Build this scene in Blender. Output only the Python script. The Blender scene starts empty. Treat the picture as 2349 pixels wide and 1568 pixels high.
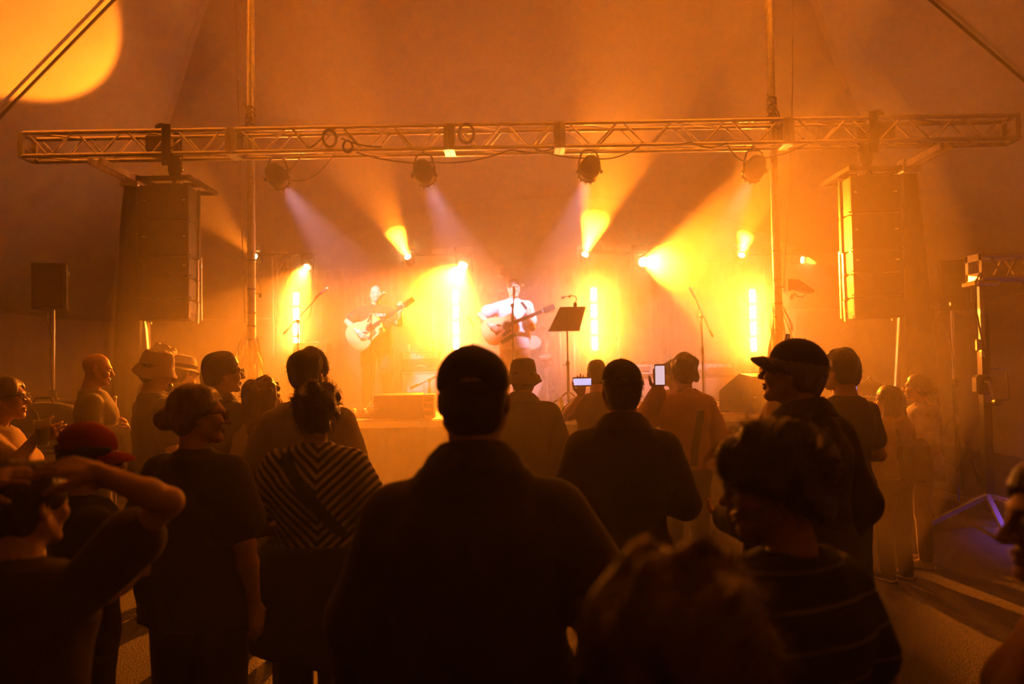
import bpy, math, random
import numpy as np
from mathutils import Vector, Matrix
random.seed(7); RNG = np.random.RandomState(11)
R = math.radians
scene = bpy.context.scene
C = scene.collection

# ------------------------------------------------------------------ camera
F_PX, CAM_H, HORIZON, ROLL = 1900.0, 1.66, 846.0, R(1.03)
cam_data = bpy.data.cameras.new('camera'); cam = bpy.data.objects.new('camera', cam_data); C.objects.link(cam)
cam_data.sensor_width = 36.0; cam_data.lens = F_PX / 2349.0 * 36.0
cam_data.clip_start = 0.05; cam_data.clip_end = 200
PITCH = math.atan((HORIZON - 784.0) / F_PX)
CAM_R = (Matrix.Rotation(R(90) + PITCH, 3, 'X') @ Matrix.Rotation(-ROLL, 3, 'Z'))
cam.matrix_world = Matrix.Translation((0, 0, CAM_H)) @ CAM_R.to_4x4()
cam_data.dof.use_dof = True; cam_data.dof.focus_distance = 5.5; cam_data.dof.aperture_fstop = 2.0
scene.camera = cam
def at(px, py, Y):
    """the point at depth Y of the place seen at this spot of the photograph"""
    d = CAM_R @ Vector(((px - 1174.5) / F_PX, -(py - 784.0) / F_PX, -1.0))
    t = Y / d.y
    return Vector((d.x * t, Y, CAM_H + d.z * t))

# ------------------------------------------------------------------ view, world, haze
vs = scene.view_settings
vs.view_transform = 'Standard'; vs.look = 'None'; vs.gamma = 1.0; vs.use_curve_mapping = False; vs.exposure = 0.0
HAZE, STAGE_HAZE = 0.013, (.042, .55)
world = bpy.data.worlds.new('night'); scene.world = world; world.use_nodes = True
wn = world.node_tree.nodes; wl = world.node_tree.links
for n in list(wn): wn.remove(n)
wo = wn.new('ShaderNodeOutputWorld'); wb = wn.new('ShaderNodeBackground'); wb.inputs[0].default_value = (.004, .003, .006, 1)
wl.new(wb.outputs[0], wo.inputs['Surface'])
wv = wn.new('ShaderNodeVolumeScatter'); wv.inputs['Color'].default_value = (.97, .95, .93, 1)
wv.inputs['Density'].default_value = HAZE; wv.inputs['Anisotropy'].default_value = 0.45
wl.new(wv.outputs[0], wo.inputs['Volume'])          # stage haze hangs through the whole closed tent
cy = scene.cycles
cy.max_bounces = 2; cy.diffuse_bounces = 1; cy.glossy_bounces = 1; cy.transmission_bounces = 4; cy.transparent_max_bounces = 6
cy.volume_bounces = 1; cy.use_adaptive_sampling = True; cy.adaptive_threshold = .17; cy.adaptive_min_samples = 14; cy.sample_clamp_indirect = 4.0; cy.use_denoising = True
cy.caustics_reflective = False; cy.caustics_refractive = False

# light colours and powers of the fixtures built further down
AMBER = (1.0, .20, .008)
HEADS = {  # moving heads: photo spot, aim, power W, beam angle
    'a': ((588, 593), (-1.2, -4.0, 2.05), 5200, 28),
    'b': ((706, 609), (-.10, -.72, -.50), 6500, 46),
    'c': ((938, 594), (-.30, -1.0, .75), 14000, 30),
    'd': ((1065, 605), (-.20, -.75, -.48), 15000, 54),
    'e': ((1341, 589), (.18, -1.0, .75), 20000, 32),
    'f': ((1470, 600), (.26, -.88, -.14), 16000, 40),
    'g': ((1700, 590), (-.06, -1.0, .72), 17000, 28),
    'h': ((1832, 596), (.75, -.60, -.12), 4200, 24)}
LED_W, LED_COL, LED_SPREAD = {'leftmost': 70.0, 'second': 125.0, 'third': 175.0, 'rightmost': 160.0}, (1.0, .215, .008), 105
PAR_COL, PAR_W = (1.0, .58, .80), 1700.0
BLUE_COL, BLUE_W = (.16, .08, 1.0), 300.0

# ------------------------------------------------------------------ helpers
MATS = {}
def mat(name, col, rough=.7, metal=0.0, var=.12, scale=8.0, bump=0.0, bscale=60.0, emit=None, sheen=0.0, stretch=(1, 1, 1), spec=None, alpha=None, trans=0.0):
    if name in MATS: return MATS[name]
    m = bpy.data.materials.new(name); m.use_nodes = True; MATS[name] = m
    nt = m.node_tree; nd = nt.nodes; lk = nt.links; b = nd['Principled BSDF']
    tc = nd.new('ShaderNodeTexCoord'); mp = nd.new('ShaderNodeMapping'); mp.inputs['Scale'].default_value = stretch
    lk.new(tc.outputs['Object'], mp.inputs[0])
    nz = nd.new('ShaderNodeTexNoise'); nz.inputs['Scale'].default_value = scale; nz.inputs['Detail'].default_value = 3
    lk.new(mp.outputs[0], nz.inputs['Vector'])
    rp = nd.new('ShaderNodeValToRGB'); rp.color_ramp.elements[0].position = .3; rp.color_ramp.elements[1].position = .7
    rp.color_ramp.elements[0].color = tuple(c * (1 - var) for c in col) + (1,)
    rp.color_ramp.elements[1].color = tuple(min(1, c * (1 + var)) for c in col) + (1,)
    lk.new(nz.outputs[0], rp.inputs[0]); lk.new(rp.outputs[0], b.inputs['Base Color'])
    b.inputs['Roughness'].default_value = rough; b.inputs['Metallic'].default_value = metal
    if spec is not None: b.inputs['Specular IOR Level'].default_value = spec
    if sheen: b.inputs['Sheen Weight'].default_value = sheen; b.inputs['Sheen Roughness'].default_value = .4
    if trans: b.inputs['Transmission Weight'].default_value = trans
    if alpha is not None: b.inputs['Alpha'].default_value = alpha
    if bump:
        n2 = nd.new('ShaderNodeTexNoise'); n2.inputs['Scale'].default_value = bscale; n2.inputs['Detail'].default_value = 2
        lk.new(mp.outputs[0], n2.inputs['Vector'])
        bp = nd.new('ShaderNodeBump'); bp.inputs['Strength'].default_value = bump; bp.inputs['Distance'].default_value = .01
        lk.new(n2.outputs[0], bp.inputs['Height']); lk.new(bp.outputs[0], b.inputs['Normal'])
    if emit:
        b.inputs['Emission Color'].default_value = tuple(emit[0]) + (1,); b.inputs['Emission Strength'].default_value = emit[1]
        m.cycles.emission_sampling = 'NONE'
    return m

class MB:
    def __init__(s): s.v = []; s.f = []
    def add(s, vs, fs):
        o = len(s.v); s.v += [tuple(p) for p in vs]; s.f += [tuple(i + o for i in f) for f in fs]; return s
    def box(s, c, size, rot=None, taper=1.0):
        x, y, z = [k / 2 for k in size]
        vs = [Vector((sx * x * (taper if sz > 0 else 1), sy * y * (taper if sz > 0 else 1), sz * z)) for sx in (-1, 1) for sy in (-1, 1) for sz in (-1, 1)]
        if rot is not None: vs = [rot @ p for p in vs]
        c = Vector(c)
        return s.add([p + c for p in vs], [(0, 1, 3, 2), (4, 6, 7, 5), (0, 4, 5, 1), (2, 3, 7, 6), (0, 2, 6, 4), (1, 5, 7, 3)])
    def bbox(s, c, size, bev=.01, rot=None):
        """box with bevelled edges"""
        x, y, z = [k / 2 for k in size]; b = bev; c = Vector(c); vs = []; idx = {}
        for ax in range(3):
            for sx in (-1, 1):
                for sy in (-1, 1):
                    for sz in (-1, 1):
                        p = [sx * (x - b), sy * (y - b), sz * (z - b)]; p[ax] += (sx, sy, sz)[ax] * b
                        idx[(ax, sx, sy, sz)] = len(vs); q = Vector(p)
                        vs.append((rot @ q if rot is not None else q) + c)
        fs = []
        for sg in (-1, 1):
            fs.append([idx[(0, sg, a, d)] for a, d in ((-1, -1), (1, -1), (1, 1), (-1, 1))])
            fs.append([idx[(1, a, sg, d)] for a, d in ((-1, -1), (1, -1), (1, 1), (-1, 1))])
            fs.append([idx[(2, a, d, sg)] for a, d in ((-1, -1), (1, -1), (1, 1), (-1, 1))])
        for a in (-1, 1):
            for d in (-1, 1):
                fs.append([idx[(0, a, d, -1)], idx[(0, a, d, 1)], idx[(1, a, d, 1)], idx[(1, a, d, -1)]])
                fs.append([idx[(0, a, -1, d)], idx[(0, a, 1, d)], idx[(2, a, 1, d)], idx[(2, a, -1, d)]])
                fs.append([idx[(1, -1, a, d)], idx[(1, 1, a, d)], idx[(2, 1, a, d)], idx[(2, -1, a, d)]])
                for e in (-1, 1): fs.append([idx[(0, a, d, e)], idx[(1, a, d, e)], idx[(2, a, d, e)]])
        return s.add(vs, fs)
    def tube(s, p0, p1, r0, r1=None, n=12, caps=True):
        return s.path([p0, p1], [r0, r0 if r1 is None else r1], n, caps)
    def path(s, pts, r, n=8, caps=True):
        pts = [Vector(p) for p in pts]; m = len(pts)
        rs = r if isinstance(r, (list, tuple)) else [r] * m
        d0 = (pts[1] - pts[0]).normalized()
        u = d0.orthogonal().normalized(); vs = []; fs = []
        for i, p in enumerate(pts):
            d = (pts[min(i + 1, m - 1)] - pts[max(i - 1, 0)])
            d = d.normalized() if d.length > 1e-9 else d0
            u = (u - d * u.dot(d)); u = u.normalized() if u.length > 1e-6 else d.orthogonal().normalized(); w = d.cross(u)
            for k in range(n):
                a = 2 * math.pi * k / n; vs.append(p + (u * math.cos(a) + w * math.sin(a)) * rs[i])
        for i in range(m - 1):
            for k in range(n):
                a, b = i * n + k, i * n + (k + 1) % n; fs.append((a, b, b + n, a + n))
        if caps: fs += [tuple(range(n - 1, -1, -1)), tuple((m - 1) * n + k for k in range(n))]
        return s.add(vs, fs)
    def lathe(s, prof, c=(0, 0, 0), rot=None, n=20, caps=True):
        """profile (r, h) turned about local z"""
        vs = []; fs = []; c = Vector(c); m = len(prof)
        for r, h in prof:
            for k in range(n):
                a = 2 * math.pi * k / n; p = Vector((r * math.cos(a), r * math.sin(a), h))
                vs.append((rot @ p if rot is not None else p) + c)
        for i in range(m - 1):
            for k in range(n):
                a, b = i * n + k, i * n + (k + 1) % n; fs.append((a, b, b + n, a + n))
        if caps: fs += [tuple(range(n - 1, -1, -1)), tuple((m - 1) * n + k for k in range(n))]
        return s.add(vs, fs)
    def prism(s, poly, t, o, u, w):
        """polygon (a, b) in the plane o + a*u + b*w, thickened by t along u x w"""
        o, u, w = Vector(o), Vector(u), Vector(w); nn = u.cross(w).normalized() * t; k = len(poly)
        vs = [o + u * a + w * b for a, b in poly]; vs += [p + nn for p in vs]
        return s.add(vs, [tuple(range(k - 1, -1, -1)), tuple(range(k, 2 * k))] + [(i, (i + 1) % k, (i + 1) % k + k, i + k) for i in range(k)])
    def sphere(s, c, r, n=12, m=8):
        r = (r, r, r) if not isinstance(r, (tuple, list)) else r; vs = []; fs = []
        for i in range(1, m):
            t = math.pi * i / m
            for k in range(n):
                a = 2 * math.pi * k / n
                vs.append((c[0] + r[0] * math.sin(t) * math.cos(a), c[1] + r[1] * math.sin(t) * math.sin(a), c[2] + r[2] * math.cos(t)))
        for i in range(m - 2):
            for k in range(n):
                a, b = i * n + k, i * n + (k + 1) % n; fs.append((a, a + n, b + n, b))
        top = len(vs); vs += [(c[0], c[1], c[2] + r[2]), (c[0], c[1], c[2] - r[2])]
        for k in range(n):
            fs.append((top, k, (k + 1) % n)); q = (m - 2) * n; fs.append((top + 1, q + (k + 1) % n, q + k))
        return s.add(vs, fs)
    def mesh(s, name, m, smooth=True):
        me = bpy.data.meshes.new(name); me.from_pydata(s.v, [], s.f); me.materials.append(m)
        if smooth:
            me.polygons.foreach_set('use_smooth', [True] * len(me.polygons))
            try: me.set_sharp_from_angle(angle=R(40))
            except Exception: pass
        me.update(); return me
    def build(s, name, m, parent=None, loc=None, smooth=True):
        return link(name, s.mesh(name, m, smooth), parent, loc)

def link(name, data, parent=None, loc=None):
    o = bpy.data.objects.new(name, data); C.objects.link(o)
    if parent is not None: o.parent = parent
    if loc is not None: o.location = loc
    return o
def tag(o, label=None, cat=None, group=None, kind=None):
    if label: o['label'] = label
    if cat: o['category'] = cat
    if group: o['group'] = group
    if kind: o['kind'] = kind
    return o
def thing(name, label, cat, loc=(0, 0, 0), rz=0.0, group=None):
    o = link(name, None, None, loc); o.rotation_euler = (0, 0, rz); o.empty_display_size = .1
    return tag(o, label, cat, group)
_bar = {}
def bar(name, p0, p1, r, m, parent=None, n=10, square=False):
    """one straight tube as an object; alike tubes share their mesh"""
    key = (m.name, n, square)
    if key not in _bar:
        mb = MB()
        mb.box((0, 0, .5), (2, 2, 1)) if square else mb.tube((0, 0, 0), (0, 0, 1), 1.0, n=n)
        _bar[key] = mb.mesh('tube', m)
    p0, p1 = Vector(p0), Vector(p1); d = p1 - p0
    o = link(name, _bar[key], parent)
    q = d.to_track_quat('Z', 'Y')
    rr = r if isinstance(r, tuple) else (r, r)
    o.matrix_local = Matrix.Translation(p0) @ q.to_matrix().to_4x4() @ Matrix.Diagonal((rr[0], rr[1], d.length, 1))
    return o
def text(name, s, size, m, parent, loc, rot, extrude=.001, shear=0.0, sx=1.0):
    cu = bpy.data.curves.new(name, 'FONT'); cu.body = s; cu.size = size; cu.extrude = extrude; cu.align_x = 'CENTER'; cu.align_y = 'CENTER'; cu.shear = shear
    cu.resolution_u = 2
    t = bpy.data.objects.new(name, cu); C.objects.link(t)
    dg = bpy.context.evaluated_depsgraph_get(); me = bpy.data.meshes.new_from_object(t.evaluated_get(dg))
    bpy.data.objects.remove(t); me.materials.clear(); me.materials.append(m)
    o = link(name, me, parent, loc); o.rotation_euler = rot; o.scale = (sx, 1, 1); return o
def sag(p0, p1, drop, n=14):
    p0, p1 = Vector(p0), Vector(p1)
    return [p0.lerp(p1, i / n) - Vector((0, 0, drop * 4 * (i / n) * (1 - i / n))) for i in range(n + 1)]
def aim_mat(d, up=(0, 0, 1)):
    """rotation whose +Z looks along d"""
    return Vector(d).to_track_quat('Z', 'Y').to_matrix()
def spot(name, loc, d, power, col, angle, blend, parent=None, radius=.05):
    l = bpy.data.lights.new(name, 'SPOT'); l.energy = power; l.color = col; l.spot_size = R(angle); l.spot_blend = blend; l.shadow_soft_size = radius
    o = link(name, l, parent, loc); o.rotation_euler = (-Vector(d)).to_track_quat('Z', 'Y').to_euler(); return o

M_ALU = mat('brushed_aluminium', (.72, .70, .68), .32, .9, .06, 30, .05, 200)
M_STEEL = mat('galvanised_steel', (.62, .61, .60), .38, .85, .18, 25, .1, 90)
M_BLK = mat('black_plastic', (.018, .017, .018), .45, 0, .2, 20, .05, 150)
M_BLKM = mat('black_metal', (.03, .03, .032), .38, .5, .2, 20)
M_CLOTHB = mat('black_cloth', (.02, .019, .02), .95, 0, .25, 6, .15, 180)
M_GRILLE = mat('speaker_grille', (.028, .027, .027), .6, .2, .3, 90, .35, 420)
M_CANVAS = mat('tent_canvas', (.46, .43, .40), .85, 0, .06, 1.4, .08, 40)
M_ROPE = mat('rope', (.35, .30, .24), .9, 0, .25, 60, .3, 300)
M_RUBBER = mat('cable_rubber', (.015, .014, .014), .6, 0, .2, 20)
M_CHROME = mat('chrome', (.85, .84, .84), .12, 1.0, .03, 20)
M_WHITE = mat('white_print', (.85, .85, .85), .6, 0, .03, 20)
M_LENS = mat('lit_lens', (1, .9, .7), .3, 0, 0, 5, emit=((1, .62, .22), 160))
M_LED = mat('lit_led_cell', (1, .9, .7), .3, 0, 0, 5, emit=((1, .62, .24), 130))
M_PARLENS = mat('lit_par_lens', (1, .9, 1), .3, 0, 0, 5, emit=((1, .85, 1), 6))
# ================================================================== THE SETTING
def ground():
    m = bpy.data.materials.new('asphalt'); m.use_nodes = True; nd = m.node_tree.nodes; lk = m.node_tree.links; b = nd['Principled BSDF']
    tc = nd.new('ShaderNodeTexCoord')
    n1 = nd.new('ShaderNodeTexNoise'); n1.inputs['Scale'].default_value = 140; n1.inputs['Detail'].default_value = 2
    n2 = nd.new('ShaderNodeTexNoise'); n2.inputs['Scale'].default_value = .9; n2.inputs['Detail'].default_value = 4
    vo = nd.new('ShaderNodeTexVoronoi'); vo.inputs['Scale'].default_value = 95
    for n in (n1, n2, vo): lk.new(tc.outputs['Object'], n.inputs['Vector'])
    rp = nd.new('ShaderNodeValToRGB'); rp.color_ramp.elements[0].position = .35; rp.color_ramp.elements[0].color = (.018, .017, .017, 1)
    rp.color_ramp.elements[1].position = .72; rp.color_ramp.elements[1].color = (.15, .135, .12, 1)
    lk.new(n1.outputs[0], rp.inputs[0])
    mx = nd.new('ShaderNodeMix'); mx.data_type = 'RGBA'; mx.blend_type = 'MULTIPLY'; mx.inputs[0].default_value = .5
    lk.new(rp.outputs[0], mx.inputs[6]); lk.new(n2.outputs[0], mx.inputs[7]); lk.new(mx.outputs[2], b.inputs['Base Color'])
    b.inputs['Roughness'].default_value = .8
    bp = nd.new('ShaderNodeBump'); bp.inputs['Strength'].default_value = .9; bp.inputs['Distance'].default_value = .006
    lk.new(vo.outputs['Distance'], bp.inputs['Height']); lk.new(bp.outputs[0], b.inputs['Normal'])
    o = MB().add([(-12, -12, 0), (12, -12, 0), (12, 20, 0), (-12, 20, 0)], [(0, 1, 2, 3)]).build('floor', m, smooth=False)
    tag(o, 'dark speckled asphalt ground under the tent', None, None, 'structure')
ground()

PL, PR = Vector((-2.97, 9.42, 7.6)), Vector((2.98, 9.42, 7.6))
BL, BR = Vector((-8.4, 17.0, 2.8)), Vector((8.6, 17.0, 2.8))
L1, R1 = Vector((-8.4, 10.2, 2.8)), Vector((8.6, 9.8, 2.8))
FL, FR = Vector((-2.97, -3.0, 7.6)), Vector((2.98, -3.0, 7.6))
L2, R2 = Vector((-8.4, -9.0, 2.8)), Vector((8.6, -9.0, 2.8))
roof = link('ceiling', None); tag(roof, 'pale canvas tent roof rising to two peaks', None, None, 'structure')
def panel(a, b, c, d, nu=18, nv=18, depth=.22):
    """cloth between four corners, sagging between its edges"""
    n = ((b - a).cross(d - a) if (d - a).length > .01 else (b - a).cross(c - a)).normalized()
    if n.z > 0: n = -n
    vs = []; fs = []
    for i in range(nu + 1):
        for j in range(nv + 1):
            u, v = i / nu, j / nv
            p = (a * (1 - u) + b * u) * (1 - v) + (d * (1 - u) + c * u) * v
            vs.append(p + n * depth * 16 * u * (1 - u) * v * (1 - v) * .5)
    for i in range(nu):
        for j in range(nv):
            k = i * (nv + 1) + j; fs.append((k, k + nv + 1, k + nv + 2, k + 1))
    return MB().add(vs, fs).build('roof_panel', M_CANVAS, roof)
panel(BL, BR, PR, PL); panel(L1, BL, PL, PL); panel(L2, L1, PL, FL); panel(BR, R1, PR, PR); panel(R1, R2, FR, PR)
panel(PL, PR, FR, FL, depth=.5); panel(L2, R2, FR, FL)
def seam(p0, p1, w=.06):
    p0, p1 = Vector(p0), Vector(p1); d = (p1 - p0).normalized(); inn = Vector((0, 0, -1)); inn = (inn - d * inn.dot(d)).normalized(); s = d.cross(inn)
    mb = MB(); n = 16; vs = []
    for i in range(n + 1):
        q = p0.lerp(p1, i / n) + inn * .012
        vs += [q - s * w, q - s * w * .9 + inn * .02, q + s * w * .9 + inn * .02, q + s * w]
    fs = [(i * 4 + k, i * 4 + k + 1, i * 4 + k + 5, i * 4 + k + 4) for i in range(n) for k in range(3)]
    return mb.add(vs, fs).build('seam', M_CANVAS, roof)
for a, b in ((PL, BL), (PR, BR)): seam(a, b)
def wall(name, p0, p1, h=2.8):
    p0, p1 = Vector(p0), Vector(p1); d = (p1 - p0); L = d.length; d.normalize(); nn = d.cross(Vector((0, 0, 1))); n = int(L * 8); vs = []
    for i in range(n + 1):
        for z, a in ((0, .06), (h * .5, .03), (h, 0)):
            vs.append(p0 + d * (L * i / n) + nn * a * math.sin(i * 1.3 + math.sin(i * .37) * 2) + Vector((0, 0, z)))
    fs = [(i * 3 + k, i * 3 + k + 3, i * 3 + k + 4, i * 3 + k + 1) for i in range(n) for k in range(2)]
    o = MB().add(vs, fs).build(name, M_CANVAS); return tag(o, 'pale canvas sidewall of the tent', None, None, 'structure')
wall('wall_back', (-8.4, 17, 0), (8.6, 17, 0)); wall('wall_left', (-8.4, -9, 0), (-8.4, 17, 0)); wall('wall_right', (8.6, 17, 0), (8.6, -9, 0)); wall('wall_front', (8.6, -9, 0), (-8.4, -9, 0))
# eave rails of the tent walls
for i, (a, b) in enumerate(((BL, BR), (L2, BL), (R2, BR))):
    o = bar('trim_%d' % (i + 1), a - Vector((0, 0, .03)), b - Vector((0, 0, .03)), .03, M_ALU); tag(o, 'metal eave rail along the tent wall', None, None, 'structure')
# hip cables running down from the peaks just under the cloth
for a, b, lab in ((PL, L1, 'dark tension cable under the roof cloth in the upper left corner'), (PR, R1, 'dark tension cable under the roof cloth in the upper right corner')):
    o = MB().path([a.lerp(b, .04 + .096 * t) + Vector((0, -.05, -.07)) for t in range(11)], .020, 8).build('tension_cable', M_CLOTHB); tag(o, lab, 'cable')

# ------------------------------------------------------------------ tent poles with their ropes and cloth strips
def pole(top, px, lab, g):
    base = Vector((at(px[1], 700, 9.42).x + (at(px[1], 700, 9.42).x - at(px[0], 0, 9.42).x) * .5, 9.42, 0))
    up = Vector((at(px[0], 0, 9.42).x, 9.42, 5.85)); d = (up - base); d = d / d.z
    t = thing('tent_pole', lab, 'pole', base, 0, 'tent poles')
    MB().path([(0, 0, .02), d * 3.4, d * 3.4 + Vector((0, 0, .001)), d * 7.55], [.046, .046, .042, .042], 18).build('shaft', M_STEEL, t)
    MB().lathe([(.09, 0), (.09, .02), (.06, .03), (.055, .10)], n=16).build('foot_plate', M_STEEL, t)
    for z in (2.05, 2.2, 2.35, 2.62, 2.95):
        MB().lathe([(.048, -.008), (.052, -.004), (.052, .004), (.048, .008)], d * z, n=14, caps=False).build('band', M_BLK, t)
    # lashing near truss height and tail of rope
    wr = [d * (4.38 + .016 * k / 3) + Vector((.055 * math.cos(k * .9), .055 * math.sin(k * .9), .05 * math.sin(k * .5))) for k in range(60)]
    MB().path(wr, .009, 6).build('rope_lashing', M_ROPE, t)
    MB().path([d * 4.75 + Vector((-.07, -.05, 0)), d * 4.6 + Vector((.02, -.06, 0)), d * 4.5 + Vector((.07, -.04, 0)), d * 4.35 + Vector((.06, -.05, 0))], .011, 6).build('rope_tail', M_ROPE, t)
    return t, d, base
poleL, dL, bL = pole(PL, (574, 577), 'tall steel tent pole left of the bald guitarist', 'tent poles')
poleR, dR, bR = pole(PR, (1763, 1785), 'leaning steel tent pole behind the cap wearer, right of stage', 'tent poles')
def long_rope(pts, lab, r=.006):
    o = MB().path(pts, r, 6).build('rope', M_ROPE); tag(o, lab, 'rope')
long_rope([at(541, -60, 9.3), at(545, 200, 9.3), at(552, 400, 9.3), at(556, 560, 9.35), at(562, 740, 9.38)], 'thin halyard rope hanging beside the left tent pole')
long_rope([at(1819, -60, 9.3), at(1818, 200, 9.3), at(1812, 420, 9.3), at(1803, 560, 9.35), at(1797, 660, 9.38)], 'thin halyard rope hanging beside the right tent pole')
M_FLAGW = mat('white_flag_cloth', (.75, .72, .72), .9, 0, .08, 9, .1, 90); M_FLAGY = mat('yellow_flag_cloth', (.80, .58, .10), .9, 0, .08, 9, .1, 90)
def strips(base, d, ztop, lab, n, spread):
    t = thing('cloth_streamers', lab, 'streamers', base, 0)
    rr = random.Random(n)
    for k in range(n):
        a = -math.pi * .98 + math.pi * 1.96 * k / n + rr.uniform(-.1, .1); z0 = ztop - rr.random() ** .7 * .75; L = .25 + rr.random() * .5; w = .018 + rr.random() * .022
        o0 = d * z0 + Vector((math.cos(a) * .055, math.sin(a) * .055 , 0)); sp = spread * (.15 + 1.0 * rr.random())
        vs = []; m = 7; tang = Vector((-math.sin(a), math.cos(a), 0))
        for i in range(m + 1):
            u = i / m; c = o0 + Vector((math.cos(a), math.sin(a), 0)) * sp * math.sin(u * 1.9) + Vector((0, 0, -L * u)) + tang * .02 * math.sin(u * 5 + k)
            ww = w * (.5 + .6 * u)
            for off, dz in ((-ww, 0), (0, .012 * math.sin(k + u * 4)), (ww, 0)): vs.append(c + tang * off + Vector((math.cos(a), math.sin(a), 0)) * dz)
        fs = [(i * 3 + j, i * 3 + j + 1, i * 3 + j + 4, i * 3 + j + 3) for i in range(m) for j in range(2)]
        MB().add(vs, fs).build('strip', (M_FLAGW, M_FLAGY, M_FLAGW)[k % 3], t)
strips(bL, dL, 2.28, 'white and yellow cloth streamers tied round the left tent pole', 34, .15)
strips(bR, dR, 2.42, 'pale cloth streamers tied round the right tent pole', 26, .13)
# flood lamp strapped to the right pole
t = thing('flood_lamp', 'grey angled flood lamp strapped to the right tent pole', 'lamp', at(1796, 660, 9.38))
MB().prism([(-.02, -.06), (-.02, .075), (.10, .07), (.17, .02), (.27, -.055), (.26, -.085), (.23, -.08), (.08, -.035)], .16, (0, -.08, 0), (1, 0, 0), (0, 0, 1)).build('housing', mat('grey_paint', (.16, .15, .14), .5), t)
MB().path([(.12, 0, -.05), (.16, 0, -.1), (.22, 0, -.11), (.25, 0, -.08)], .006, 6).build('cord', M_RUBBER, t)
MB().box((.10, 0, -.10), (.04, .004, .06), Matrix.Rotation(.4, 3, 'Y')).build('hang_tag', mat('kraft_card', (.4, .28, .16), .8), t)
MB().path([(-.10, -.05, 0), (-.05, -.062, .005), (0, -.06, 0)], .008, 6).build('strap', M_BLK, t)
# cable stub and clip on the left pole
t = thing('pole_clip', 'small hanging clip and wire hooks on the left tent pole', 'clip', at(590, 655, 9.34))
MB().path([(-.02, 0, .10), (.06, 0, .10)], .004, 6).build('hook', M_BLKM, t); MB().path([(-.03, 0, -.09), (.06, 0, -.09)], .004, 6).build('hook', M_BLKM, t)
MB().path([(0, 0, .07), (.035, 0, .0), (.04, 0, -.08)], .003, 6).build('wire', M_RUBBER, t); MB().bbox((.035, 0, -.11), (.03, .03, .05), .008).build('clip_body', M_BLK, t)

# ------------------------------------------------------------------ stage
SZ, SY0, SY1, SX0, SX1 = 1.10, 9.55, 15.2, -4.02, 4.22
st = thing('stage', 'raised stage deck with pleated skirt where the guitarists stand', 'stage', (0, 0, 0))
M_DECK = mat('stage_deck', (.36, .23, .15), .55, 0, .3, 3, .12, 40)
nx, ny = 7, 3; wx = (SX1 - SX0) / nx; wy = (SY1 - SY0) / ny
deck = MB().bbox((0, 0, -.05), (wx - .008, wy - .008, .10), .006).mesh('deck_panel', M_DECK)
for i in range(nx):
    for j in range(ny): link('deck_panel', deck, st, (SX0 + wx * (i + .5), SY0 + wy * (j + .5), SZ))
M_SKIRT = mat('stage_skirt', (.05, .042, .04), .95, 0, .2, 5, .1, 120)
def skirt(p0, p1, n):
    p0, p1 = Vector(p0), Vector(p1); d = p1 - p0; nn = Vector((d.y, -d.x, 0)).normalized(); vs = []
    for i in range(n + 1):
        for z, a in ((SZ - .03, .006), (SZ * .55, .016), (.015, .024)):
            vs.append(p0 + d * (i / n) + nn * (.02 + a * math.sin(i * 1.1 + .6 * math.sin(i * .23))) + Vector((0, 0, z)))
    MB().add(vs, [(i * 3 + k, i * 3 + k + 3, i * 3 + k + 4, i * 3 + k + 1) for i in range(n) for k in range(2)]).build('skirt', M_SKIRT, st)
for k in range(4):
    a, b = SX0 + (SX1 - SX0) * k / 4, SX0 + (SX1 - SX0) * (k + 1) / 4; skirt((a + .01, SY0, 0), (b - .01, SY0, 0), 70)
skirt((SX0, SY1, 0), (SX0, SY0, 0), 120); skirt((SX1, SY0, 0), (SX1, SY1, 0), 120)
MB().box(((SX0 + SX1) / 2, SY0 - .012, SZ - .05), (SX1 - SX0, .03, .075)).build('edge_rail', M_ALU, st)
for x in (SX0 + .2, -2, 0, 2, SX1 - .2):
    for y in (SY0 + .3, SY1 - .3): bar('leg', (x, y, 0), (x, y, SZ - .09), .025, M_STEEL, st)
# backdrop curtain on a pipe
t = thing('backdrop_curtain', 'dark backdrop curtain hung behind the band', 'curtain', (0, 14.7, SZ))
bar('pipe', (-4.0, 0, 2.36), (4.1, 0, 2.36), .025, M_ALU, t)
for x in (-4.0, -1.35, 1.35, 4.1): bar('upright', (x, .05, 0), (x, .05, 2.36), .025, M_ALU, t)
for k in range(6):
    a, b = -4.0 + 8.1 * k / 6, -4.0 + 8.1 * (k + 1) / 6; n = 50; vs = []
    for i in range(n + 1):
        for z, am in ((2.38, .02), (1.2, .045), (.01, .06)): vs.append((a + (b - a - .01) * i / n, -.04 + am * math.sin(i * .95 + .7 * math.sin(i * .3)), z))
    MB().add(vs, [(i * 3 + j, i * 3 + j + 3, i * 3 + j + 4, i * 3 + j + 1) for i in range(n) for j in range(2)]).build('drape', M_CLOTHB, t)

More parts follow.
